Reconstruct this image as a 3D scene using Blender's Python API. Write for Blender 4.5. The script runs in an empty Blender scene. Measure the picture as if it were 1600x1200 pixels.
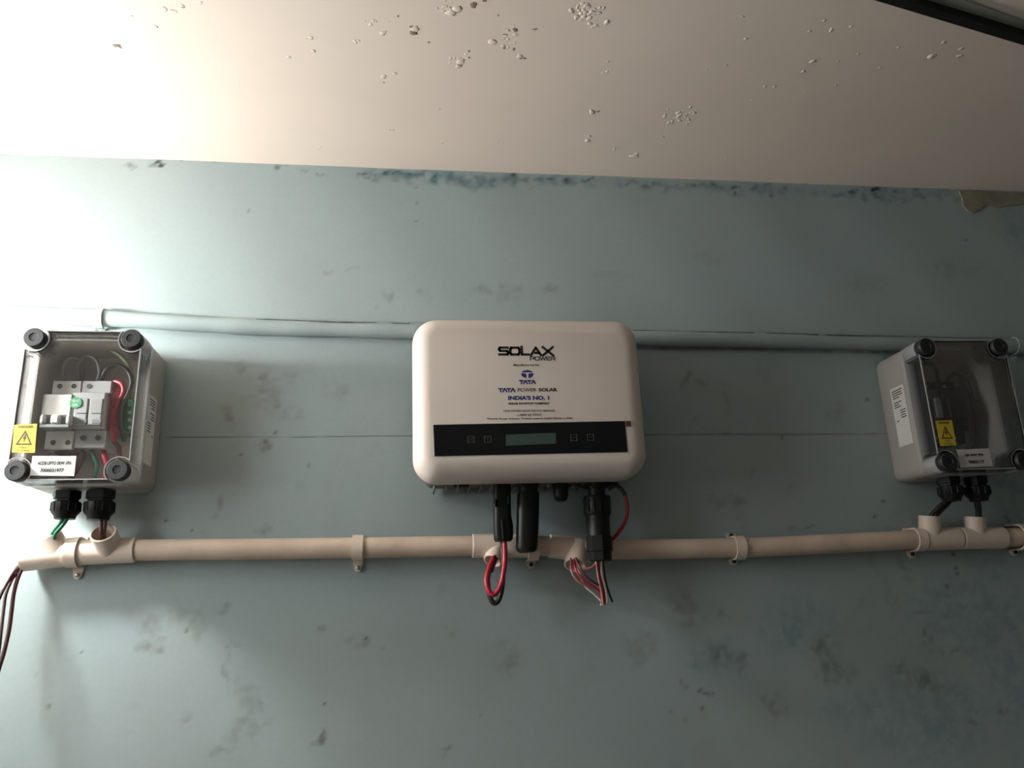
import bpy, bmesh, math, random
import numpy as np
from mathutils import Vector, Matrix

# ------------------------------------------------------------------ camera, world, lights, exposure
C = bpy.context.scene.collection
SC = bpy.context.scene
F_PX, PITCH, YAW, ROLL, DIST = 1263.14, 0.2788, 0.1356, -0.0347, 1.0687
_fwd = Vector((math.sin(YAW)*math.cos(PITCH), math.cos(YAW)*math.cos(PITCH), math.sin(PITCH)))
_rt0 = Vector((math.cos(YAW), -math.sin(YAW), 0))
_up0 = _rt0.cross(_fwd)
_rt = math.cos(ROLL)*_rt0 + math.sin(ROLL)*_up0
_up = -math.sin(ROLL)*_rt0 + math.cos(ROLL)*_up0
CAM = Vector((0, -DIST, 0))
cam_data = bpy.data.cameras.new('camera'); cam = bpy.data.objects.new('camera', cam_data); C.objects.link(cam)
cam_data.sensor_width = 36.0; cam_data.lens = 36.0*F_PX/1600.0; cam_data.clip_start = 0.01
m3 = Matrix((_rt, _up, -_fwd)).transposed()
cam.matrix_world = Matrix.Translation(CAM) @ m3.to_4x4()
SC.camera = cam

world = bpy.data.worlds.new('world'); SC.world = world; world.use_nodes = True
world.node_tree.nodes['Background'].inputs[0].default_value = (0.95, 0.90, 0.84, 1)
world.node_tree.nodes['Background'].inputs[1].default_value = 0.02

LAMP = Vector((-0.66, -0.165, 0.350))      # bare bulb hanging from the ceiling, just out of the picture on the left
LAMP_R, LAMP_L = 0.034, 530.0
WIN = (-0.50, 0.33, 0.55, 0.26)             # window in the left wall: centre y, centre z, width, height
FILL_DOOR = (-0.30, 1.0, 0.45)                   # opening added behind the camera for the fill light: centre x, width, head height
XL, XR, YF = -0.84, 2.2, -2.6               # room shell
def area_light(name, loc, aim, w, h, power, col):
    d = bpy.data.lights.new(name, 'AREA'); d.shape = 'RECTANGLE'; d.size = w; d.size_y = h; d.energy = power; d.color = col
    o = bpy.data.objects.new(name, d); C.objects.link(o); o.location = loc
    o.rotation_euler = Vector(aim).to_track_quat('-Z', 'Z').to_euler()
area_light('window_daylight', (XL+0.012, WIN[0], WIN[1]), (1, 0, 0), WIN[2], WIN[3], 4.9, (0.90, 0.97, 1.0))
area_light('doorway_fill', (FILL_DOOR[0], YF+0.02, (FILL_DOOR[2]-1.35)/2), (0, 1, 0), FILL_DOOR[1], FILL_DOOR[2]+1.35, 1.0, (1.0, 0.98, 0.95))  # unseen frontal fill light, added to lift the shadows

SC.view_settings.view_transform = 'Standard'; SC.view_settings.look = 'None'
SC.view_settings.gamma = 1.0; SC.view_settings.use_curve_mapping = False
SC.view_settings.exposure = 0.0

random.seed(7); RNG = np.random.default_rng(7)
ZC = 0.639            # ceiling height above the lens
FLOOR = -1.35

def ray(u, v):
    return _rt*((u-800)/F_PX) + _up*(-(v-600)/F_PX) + _fwd
def at(u, v, d=0.0):            # point at distance d in front of the back wall
    r = ray(u, v); return CAM + r*((-d-CAM.y)/r.y)
def atz(u, v, z):               # point at height z
    r = ray(u, v); return CAM + r*((z-CAM.z)/r.z)

# ------------------------------------------------------------------ materials
def newmat(name):
    m = bpy.data.materials.new(name); m.use_nodes = True
    nt = m.node_tree; b = nt.nodes['Principled BSDF']
    return m, nt, b
def mat(name, col, rough=0.5, metal=0.0, noise=0.08, scale=60.0, bump=0.0, spec=0.5):
    m, nt, b = newmat(name); N = nt.nodes; L = nt.links
    tc = N.new('ShaderNodeTexCoord'); nz = N.new('ShaderNodeTexNoise'); nz.inputs['Scale'].default_value = scale
    nz.inputs['Detail'].default_value = 4
    L.new(tc.outputs['Object'], nz.inputs['Vector'])
    cr = N.new('ShaderNodeValToRGB')
    lo_ = [max(0, c*(1-noise)) for c in col]; hi = [min(1, c*(1+noise)) for c in col]
    cr.color_ramp.elements[0].position = 0.3; cr.color_ramp.elements[1].position = 0.7
    cr.color_ramp.elements[0].color = (*lo_, 1); cr.color_ramp.elements[1].color = (*hi, 1)
    L.new(nz.outputs['Fac'], cr.inputs['Fac']); L.new(cr.outputs['Color'], b.inputs['Base Color'])
    b.inputs['Roughness'].default_value = rough; b.inputs['Metallic'].default_value = metal
    b.inputs['Specular IOR Level'].default_value = spec
    if bump:
        bp = N.new('ShaderNodeBump'); bp.inputs['Strength'].default_value = bump; bp.inputs['Distance'].default_value = 0.002
        L.new(nz.outputs['Fac'], bp.inputs['Height']); L.new(bp.outputs['Normal'], b.inputs['Normal'])
    return m
def clear_mat(name, tint, haze):
    m, nt, b = newmat(name); N = nt.nodes; L = nt.links
    out = N['Material Output']; N.remove(b)
    tr = N.new('ShaderNodeBsdfTransparent'); tr.inputs[0].default_value = (*tint, 1)
    df = N.new('ShaderNodeBsdfDiffuse'); df.inputs[0].default_value = (0.85, 0.85, 0.83, 1)
    m1 = N.new('ShaderNodeMixShader'); m1.inputs[0].default_value = haze
    L.new(tr.outputs[0], m1.inputs[1]); L.new(df.outputs[0], m1.inputs[2])
    gl = N.new('ShaderNodeBsdfGlossy'); gl.inputs['Roughness'].default_value = 0.06
    fr = N.new('ShaderNodeFresnel'); fr.inputs['IOR'].default_value = 1.5
    m2 = N.new('ShaderNodeMixShader'); L.new(fr.outputs[0], m2.inputs[0]); L.new(m1.outputs[0], m2.inputs[1]); L.new(gl.outputs[0], m2.inputs[2])
    L.new(m2.outputs[0], out.inputs['Surface'])
    return m

def wall_mat(name, with_attr=True):
    m, nt, b = newmat(name); N = nt.nodes; L = nt.links
    tc = N.new('ShaderNodeTexCoord'); geo = N.new('ShaderNodeNewGeometry')
    def noise(scale, detail=5, rough=0.55, vec=None):
        n = N.new('ShaderNodeTexNoise'); n.inputs['Scale'].default_value = scale; n.inputs['Detail'].default_value = detail
        n.inputs['Roughness'].default_value = rough
        L.new(vec if vec else geo.outputs['Position'], n.inputs['Vector']); return n
    def ramp(src, p0, p1, c0=(0, 0, 0, 1), c1=(1, 1, 1, 1)):
        r = N.new('ShaderNodeValToRGB'); r.color_ramp.elements[0].position = p0; r.color_ramp.elements[1].position = p1
        r.color_ramp.elements[0].color = c0; r.color_ramp.elements[1].color = c1
        L.new(src, r.inputs['Fac']); return r
    def mix(fac, a, bcol, mode='MIX'):
        x = N.new('ShaderNodeMix'); x.data_type = 'RGBA'; x.blend_type = mode
        if isinstance(fac, float): x.inputs['Factor'].default_value = fac
        else: L.new(fac, x.inputs['Factor'])
        for s, val in (('A', a), ('B', bcol)):
            i = [k for k in x.inputs if k.name == s and k.type == 'RGBA'][0]
            if isinstance(val, tuple): i.default_value = val
            else: L.new(val, i)
        return [o for o in x.outputs if o.type == 'RGBA'][0]
    def math_(op, a, bv):
        x = N.new('ShaderNodeMath'); x.operation = op
        for i, val in enumerate((a, bv)):
            if isinstance(val, (int, float)): x.inputs[i].default_value = val
            else: L.new(val, x.inputs[i])
        return x.outputs[0]
    base = ramp(noise(2.2, 3).outputs['Fac'], 0.3, 0.7, (0.310, 0.382, 0.388, 1), (0.340, 0.405, 0.402, 1)).outputs['Color']
    blot = ramp(noise(9, 6, 0.6).outputs['Fac'], 0.52, 0.75).outputs['Color']
    c = mix(math_('MULTIPLY', blot, 0.22), base, (0.235, 0.255, 0.215, 1))
    fine = ramp(noise(140, 3).outputs['Fac'], 0.3, 0.7, (0.975, 0.975, 0.975, 1), (1.02, 1.02, 1.02, 1)).outputs['Color']
    c = mix(1.0, c, fine, 'MULTIPLY')
    if with_attr:
        ad = N.new('ShaderNodeAttribute'); ad.attribute_name = 'dirt'
        at_ = N.new('ShaderNodeAttribute'); at_.attribute_name = 'teal'
        asp = N.new('ShaderNodeAttribute'); asp.attribute_name = 'speck'
        brk = ramp(noise(45, 4).outputs['Fac'], 0.3, 0.62).outputs['Color']
        c = mix(math_('MULTIPLY', at_.outputs['Fac'], ramp(noise(25, 4).outputs['Fac'], 0.2, 0.5).outputs['Color']), c, (0.115, 0.21, 0.235, 1))
        c = mix(math_('MULTIPLY', ad.outputs['Fac'], math_('ADD', math_('MULTIPLY', brk, 0.6), 0.4)), c, (0.115, 0.115, 0.085, 1))
        c = mix(asp.outputs['Fac'], c, (0.03, 0.032, 0.03, 1))
        # hairline shrinkage crack that runs level across the plaster
        sp = N.new('ShaderNodeSeparateXYZ'); L.new(geo.outputs['Position'], sp.inputs[0])
        wob = noise(3.0, 3)
        zl = math_('ADD', sp.outputs['Z'], math_('MULTIPLY', math_('SUBTRACT', wob.outputs['Fac'], 0.5), 0.006))
        dz = math_('ABSOLUTE', math_('SUBTRACT', zl, 0.2355), 0)
        ln = ramp(math_('MULTIPLY', dz, 500.0), 0.25, 0.55, (1, 1, 1, 1), (0, 0, 0, 1)).outputs['Color']
        inx = math_('MULTIPLY', math_('GREATER_THAN', sp.outputs['X'], -0.34), math_('LESS_THAN', sp.outputs['X'], 0.78))
        gate = ramp(noise(14, 3).outputs['Fac'], 0.33, 0.5).outputs['Color']
        c = mix(math_('MULTIPLY', math_('MULTIPLY', ln, inx), math_('MULTIPLY', gate, 0.7)), c, (0.07, 0.085, 0.085, 1))
    L.new(c, b.inputs['Base Color'])
    b.inputs['Roughness'].default_value = 0.6; b.inputs['Specular IOR Level'].default_value = 0.3
    bp = N.new('ShaderNodeBump'); bp.inputs['Strength'].default_value = 0.35; bp.inputs['Distance'].default_value = 0.0015
    h = math_('ADD', noise(30, 6, 0.6).outputs['Fac'], math_('MULTIPLY', noise(5, 3).outputs['Fac'], 2.0))
    L.new(h, bp.inputs['Height']); L.new(bp.outputs['Normal'], b.inputs['Normal'])
    return m
def ceil_mat():
    m, nt, b = newmat('ceiling_paint'); N = nt.nodes; L = nt.links
    geo = N.new('ShaderNodeNewGeometry')
    n1 = N.new('ShaderNodeTexNoise'); n1.inputs['Scale'].default_value = 4; n1.inputs['Detail'].default_value = 5
    n2 = N.new('ShaderNodeTexNoise'); n2.inputs['Scale'].default_value = 28; n2.inputs['Detail'].default_value = 6
    for n in (n1, n2): L.new(geo.outputs['Position'], n.inputs['Vector'])
    r = N.new('ShaderNodeValToRGB'); r.color_ramp.elements[0].position = 0.3; r.color_ramp.elements[1].position = 0.7
    r.color_ramp.elements[0].color = (0.75, 0.645, 0.56, 1); r.color_ramp.elements[1].color = (0.81, 0.695, 0.605, 1)
    L.new(n1.outputs['Fac'], r.inputs['Fac']); L.new(r.outputs['Color'], b.inputs['Base Color'])
    b.inputs['Roughness'].default_value = 0.7; b.inputs['Specular IOR Level'].default_value = 0.2
    bp = N.new('ShaderNodeBump'); bp.inputs['Strength'].default_value = 0.25; bp.inputs['Distance'].default_value = 0.0015
    L.new(n2.outputs['Fac'], bp.inputs['Height']); L.new(bp.outputs['Normal'], b.inputs['Normal'])
    return m

M = {}
M['wall'] = wall_mat('blue_distemper'); M['wall_plain'] = wall_mat('blue_distemper_plain', False)
M['ceil'] = ceil_mat()
M['floor'] = mat('cement_floor', (0.17, 0.16, 0.145), 0.8, 0, 0.15, 8, 0.2)
M['inv'] = mat('inverter_white', (0.70, 0.62, 0.555), 0.42, 0, 0.015, 20)
M['sink'] = mat('cast_aluminium', (0.17, 0.165, 0.15), 0.6, 0.3, 0.12, 50, 0.1)
M['blackgloss'] = mat('black_gloss', (0.006, 0.008, 0.008), 0.25, 0, 0.1, 30, spec=0.3)
M['lcd'] = mat('lcd_grey_green', (0.055, 0.085, 0.075), 0.3, 0, 0.05, 30, spec=0.3)
M['icon'] = mat('icon_grey', (0.07, 0.075, 0.075), 0.5, 0, 0.05)
M['ink'] = mat('black_ink', (0.012, 0.010, 0.010), 0.6, 0, 0.1)
M['inkgrey'] = mat('fine_print_ink', (0.085, 0.068, 0.058), 0.6, 0, 0.1)
M['blue'] = mat('blue_ink', (0.012, 0.028, 0.16), 0.6, 0, 0.1)
M['red_ink'] = mat('red_ink', (0.22, 0.02, 0.02), 0.6, 0, 0.1)
M['black'] = mat('black_plastic', (0.007, 0.008, 0.0075), 0.45, 0, 0.15, 40, spec=0.22)
M['knob'] = mat('knob_black', (0.010, 0.012, 0.013), 0.55, 0, 0.15, 60)
M['box'] = mat('enclosure_grey', (0.42, 0.392, 0.36), 0.5, 0, 0.03, 20)
M['clear'] = clear_mat('clear_polycarbonate', (0.982, 0.985, 0.982), 0.012)
M['clear_thick'] = clear_mat('clear_polycarbonate_rim', (0.95, 0.95, 0.94), 0.42)  # white haze stands in for the bright highlights of the rim
M['clear_wall'] = clear_mat('clear_polycarbonate_wall', (0.97, 0.97, 0.965), 0.03)
M['edge_highlight'] = clear_mat('polycarbonate_edge_highlight', (0.95, 0.95, 0.94), 0.34)  # whitened to paint in a bright highlight along the lid edge
M['pvc'] = mat('cream_pvc', (0.74, 0.62, 0.52), 0.42, 0, 0.06, 18)
M['pvc_old'] = mat('cream_pvc_dusty', (0.64, 0.51, 0.40), 0.5, 0, 0.14, 22)
M['mcb'] = mat('breaker_pale', (0.55, 0.55, 0.52), 0.4, 0, 0.03, 40)
M['spd'] = mat('arrester_grey', (0.34, 0.35, 0.35), 0.45, 0, 0.04, 40)
M['dark'] = mat('dark_grey_plastic', (0.05, 0.055, 0.055), 0.5, 0, 0.1, 40)
M['mid'] = mat('mid_grey_plastic', (0.20, 0.22, 0.23), 0.5, 0, 0.1, 40)
M['steel'] = mat('zinc_steel', (0.45, 0.45, 0.44), 0.35, 0.9, 0.1, 60)
M['screwdark'] = mat('dark_screw', (0.03, 0.028, 0.026), 0.4, 0.6, 0.1, 60)
M['yellow'] = mat('yellow_sticker', (0.58, 0.42, 0.035), 0.5, 0, 0.04, 40)
M['paper'] = mat('white_label', (0.53, 0.51, 0.485), 0.6, 0, 0.03, 40)
M['side_paper'] = mat('side_label_white', (0.74, 0.72, 0.69), 0.6, 0, 0.03, 40)
M['green_st'] = mat('green_sticker', (0.03, 0.26, 0.11), 0.5, 0, 0.05, 40)
M['white_ink'] = mat('white_ink', (0.7, 0.75, 0.7), 0.6, 0, 0.02)
M['w_red'] = mat('red_cable', (0.36, 0.012, 0.03), 0.4, 0, 0.1, 80)
M['w_dred'] = mat('dark_red_cable', (0.085, 0.018, 0.020), 0.45, 0, 0.15, 80)
M['w_brown'] = mat('brown_cable', (0.06, 0.03, 0.028), 0.45, 0, 0.15, 80)
M['w_black'] = mat('black_cable', (0.014, 0.014, 0.014), 0.45, 0, 0.15, 80)
M['w_green'] = mat('green_cable', (0.012, 0.13, 0.065), 0.4, 0, 0.1, 80)
M['w_white'] = mat('white_cable', (0.55, 0.48, 0.44), 0.45, 0, 0.06, 80)
M['w_pink'] = mat('pink_cable', (0.35, 0.13, 0.12), 0.45, 0, 0.1, 80)
M['w_grey'] = mat('grey_cable', (0.16, 0.18, 0.18), 0.5, 0, 0.1, 80)
M['w_blue'] = mat('blue_ferrule', (0.06, 0.16, 0.28), 0.5, 0, 0.1, 80)
M['w_olive'] = mat('green_yellow_cable', (0.15, 0.19, 0.10), 0.5, 0, 0.1, 80)
M['pink_pl'] = mat('red_terminal', (0.40, 0.06, 0.09), 0.45, 0, 0.08, 60)
M['iron'] = mat('black_iron', (0.010, 0.010, 0.008), 0.6, 0.2, 0.2, 40, 0.2)
M['green_wash'] = mat('greenish_mortar', (0.36, 0.37, 0.31), 0.8, 0, 0.15, 30, 0.5)
M['patch'] = mat('ochre_plaster', (0.25, 0.23, 0.16), 0.85, 0, 0.25, 40, 0.6)
M['chip'] = mat('exposed_cement', (0.30, 0.235, 0.18), 0.85, 0, 0.35, 200, 0.6)
M['crust'] = mat('paint_crust', (0.10, 0.13, 0.13), 0.8, 0, 0.3, 200)
M['frame'] = mat('window_wood', (0.30, 0.24, 0.17), 0.6, 0, 0.15, 20)

# ------------------------------------------------------------------ object helpers
ORG = {}
def thing(name, label, cat, loc, group=None):
    o = bpy.data.objects.new(name, None); C.objects.link(o); o.empty_display_size = 0.02
    o.location = loc; ORG[o.name] = Vector(loc)
    o['label'] = label; o['category'] = cat
    if group: o['group'] = group
    return o
def tag(o, label, cat, group=None):
    o['label'] = label; o['category'] = cat
    if group: o['group'] = group
    return o
def mk(name, geo, material, parent=None, smooth=False, label=None, org=None):
    verts, faces = geo
    V = [Vector(v) for v in verts]
    if org is None:
        mn = Vector([min(v[i] for v in V) for i in range(3)]); mx = Vector([max(v[i] for v in V) for i in range(3)])
        org = (mn+mx)/2
    org = Vector(org)
    me = bpy.data.meshes.new(name)
    me.from_pydata([tuple(v-org) for v in V], [], faces)
    bm = bmesh.new(); bm.from_mesh(me); bmesh.ops.recalc_face_normals(bm, faces=bm.faces); bm.to_mesh(me); bm.free()
    me.materials.append(M[material])
    if smooth:
        me.polygons.foreach_set('use_smooth', [True]*len(me.polygons))
    o = bpy.data.objects.new(name, me); C.objects.link(o)
    if smooth:
        try:
            me.set_sharp_from_angle(angle=math.radians(38))
        except Exception: pass
    ORG[o.name] = org
    if parent:
        o.parent = parent; o.location = org-ORG[parent.name]
    else:
        o.location = org
    if label: o['label'] = label
    return o
def join(*gs):
    V, Fc = [], []
    for v, f in gs:
        n = len(V); V += list(v); Fc += [[i+n for i in q] for q in f]
    return V, Fc

W0 = lambda a, b, d: Vector((a, -d, b))
def frame(cx, cz, roll):
    c, s = math.cos(roll), math.sin(roll)
    def T(a, b, d): return Vector((cx+c*a-s*b, -d, cz+s*a+c*b))
    def inv(p): x, z = p.x-cx, p.z-cz; return (c*x+s*z, -s*x+c*z)
    T.inv = inv
    return T
def rr(w, h, r, n=6):           # rounded rectangle outline, counter-clockwise
    r = max(1e-5, min(r, w/2-1e-6, h/2-1e-6)); o = []
    for sx, sz, a0 in ((1, 1, 0), (-1, 1, 90), (-1, -1, 180), (1, -1, 270)):
        for k in range(n+1):
            t = math.radians(a0+90*k/n)
            o.append((sx*(w/2-r)+r*math.cos(t), sz*(h/2-r)+r*math.sin(t)))
    return o
def loft(T, loops, cap0=True, cap1=True):       # loops: list of (outline, depth)
    V, Fc = [], []; n = len(loops[0][0])
    for ol, d in loops: V += [T(a, b, d) for a, b in ol]
    for k in range(len(loops)-1):
        for i in range(n):
            j = (i+1) % n; Fc.append([k*n+i, k*n+j, (k+1)*n+j, (k+1)*n+i])
    if cap0: Fc.append(list(range(n))[::-1])
    if cap1: Fc.append([(len(loops)-1)*n+i for i in range(n)])
    return V, Fc
def rprism(T, cx, cz, w, h, r, rings, n=6):     # rings: (depth, inset)
    return loft(T, [([(cx+a, cz+b) for a, b in rr(w-2*i, h-2*i, r-i if r > i else 1e-4, n)], d) for d, i in rings])
def bx(T, a0, a1, b0, b1, d0, d1, bev=0.0008):
    return rprism(T, (a0+a1)/2, (b0+b1)/2, a1-a0, b1-b0, bev, [(d0, 0), (d1-bev, 0), (d1, bev)], 1)
def disc(T, cx, cz, r, d0, d1, n=16, bev=0.0):
    ci = lambda q: [(cx+q*math.cos(2*math.pi*k/n), cz+q*math.sin(2*math.pi*k/n)) for k in range(n)]
    L_ = [(ci(r), d0), (ci(r), d1-bev)]
    if bev: L_.append((ci(r-bev), d1))
    return loft(T, L_)
def poly(T, pts, d0, d1):
    return loft(T, [(pts, d0), (pts, d1)])
def basis(ax):
    ax = ax.normalized(); t = Vector((0, 0, 1)) if abs(ax.z) < 0.9 else Vector((0, 1, 0))
    x = ax.cross(t).normalized(); return x, ax.cross(x)
def lathe(p, ax, prof, n=20, cap=True):         # prof: (distance along axis, radius)
    p = Vector(p); ax = Vector(ax).normalized(); x, y = basis(ax); V, Fc = [], []
    for t, r in prof:
        for k in range(n):
            a = 2*math.pi*k/n; V.append(p+ax*t+x*(r*math.cos(a))+y*(r*math.sin(a)))
    for k in range(len(prof)-1):
        for i in range(n):
            j = (i+1) % n; Fc.append([k*n+i, k*n+j, (k+1)*n+j, (k+1)*n+i])
    if cap: Fc.append(list(range(n))[::-1]); Fc.append([(len(prof)-1)*n+i for i in range(n)])
    return V, Fc
def hollow(p, q, r, t, n=24, closed_end=True):  # open-mouthed tube from p to q, mouth at q
    p, q = Vector(p), Vector(q); Ln = (q-p).length
    return lathe(p, q-p, [(0, r), (Ln-0.0006, r), (Ln, r-0.0006), (Ln, r-t), (Ln*0.25, r-t), (Ln*0.24, 0.0004)], n)
def smooth_path(pts, sub=6):
    P = [Vector(p) for p in pts]
    if len(P) < 3: return P
    P = [P[0]*2-P[1]]+P+[P[-1]*2-P[-2]]; o = []
    for i in range(1, len(P)-2):
        for k in range(sub):
            t = k/sub; a, b, c, d = P[i-1], P[i], P[i+1], P[i+2]
            o.append(0.5*((2*b)+(c-a)*t+(2*a-5*b+4*c-d)*t*t+(3*b-a-3*c+d)*t**3))
    o.append(P[-2]); return o
def tube(pts, r, n=10, sub=6, rads=None):
    P = smooth_path(pts, sub); V, Fc = [], []; prev = None
    for i, p in enumerate(P):
        tg = (P[min(i+1, len(P)-1)]-P[max(i-1, 0)]).normalized()
        if prev is None: x, _ = basis(tg)
        else: x = (prev-tg*prev.dot(tg)).normalized()
        y = tg.cross(x); prev = x
        rad = r if rads is None else rads(i/(len(P)-1))
        for k in range(n):
            a = 2*math.pi*k/n; V.append(p+x*(rad*math.cos(a))+y*(rad*math.sin(a)))
    m = len(P)
    for k in range(m-1):
        for i in range(n):
            j = (i+1) % n; Fc.append([k*n+i, k*n+j, (k+1)*n+j, (k+1)*n+i])
    Fc.append(list(range(n))[::-1]); Fc.append([(m-1)*n+i for i in range(n)])
    return V, Fc
def cable(pixels, r, material, label, group=None, name='cable', n=10):      # pixels: (u, v, distance from wall)
    g = tube([at(*p) for p in pixels], r, n)
    o = mk(name, g, material, None, True); return tag(o, label, 'cable', group)

_tc = {}
def text_geo(s, bold=0.0):
    cu = bpy.data.curves.new('t', 'FONT'); cu.body = s; cu.resolution_u = 3; cu.offset = bold
    o = bpy.data.objects.new('t', cu); C.objects.link(o)
    bpy.context.view_layer.update()
    me = bpy.data.meshes.new_from_object(o.evaluated_get(bpy.context.evaluated_depsgraph_get()))
    V = [(v.co.x, v.co.y) for v in me.vertices]; Fc = [list(p.vertices) for p in me.polygons]
    bpy.data.objects.remove(o); bpy.data.curves.remove(cu); bpy.data.meshes.remove(me)
    return V, Fc
def text(s, T, a0, a1, b0, b1, d, material, parent, bold=0.0, name='lettering'):
    V, Fc = text_geo(s, bold)
    x0 = min(v[0] for v in V); x1 = max(v[0] for v in V); y0 = min(v[1] for v in V); y1 = max(v[1] for v in V)
    P = [T(a0+(v[0]-x0)/(x1-x0)*(a1-a0), b0+(v[1]-y0)/(y1-y0)*(b1-b0), d) for v in V]
    return mk(name, (P, Fc), material, parent)

# ------------------------------------------------------------------ the setting
def struct(o): o['kind'] = 'structure'; return o
def solid(x0, x1, y0, y1, z0, z1):
    V = [(x, y, z) for x in (x0, x1) for y in (y0, y1) for z in (z0, z1)]
    return V, [[0, 1, 3, 2], [4, 6, 7, 5], [0, 4, 5, 1], [2, 3, 7, 6], [0, 2, 6, 4], [1, 5, 7, 3]]

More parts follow.
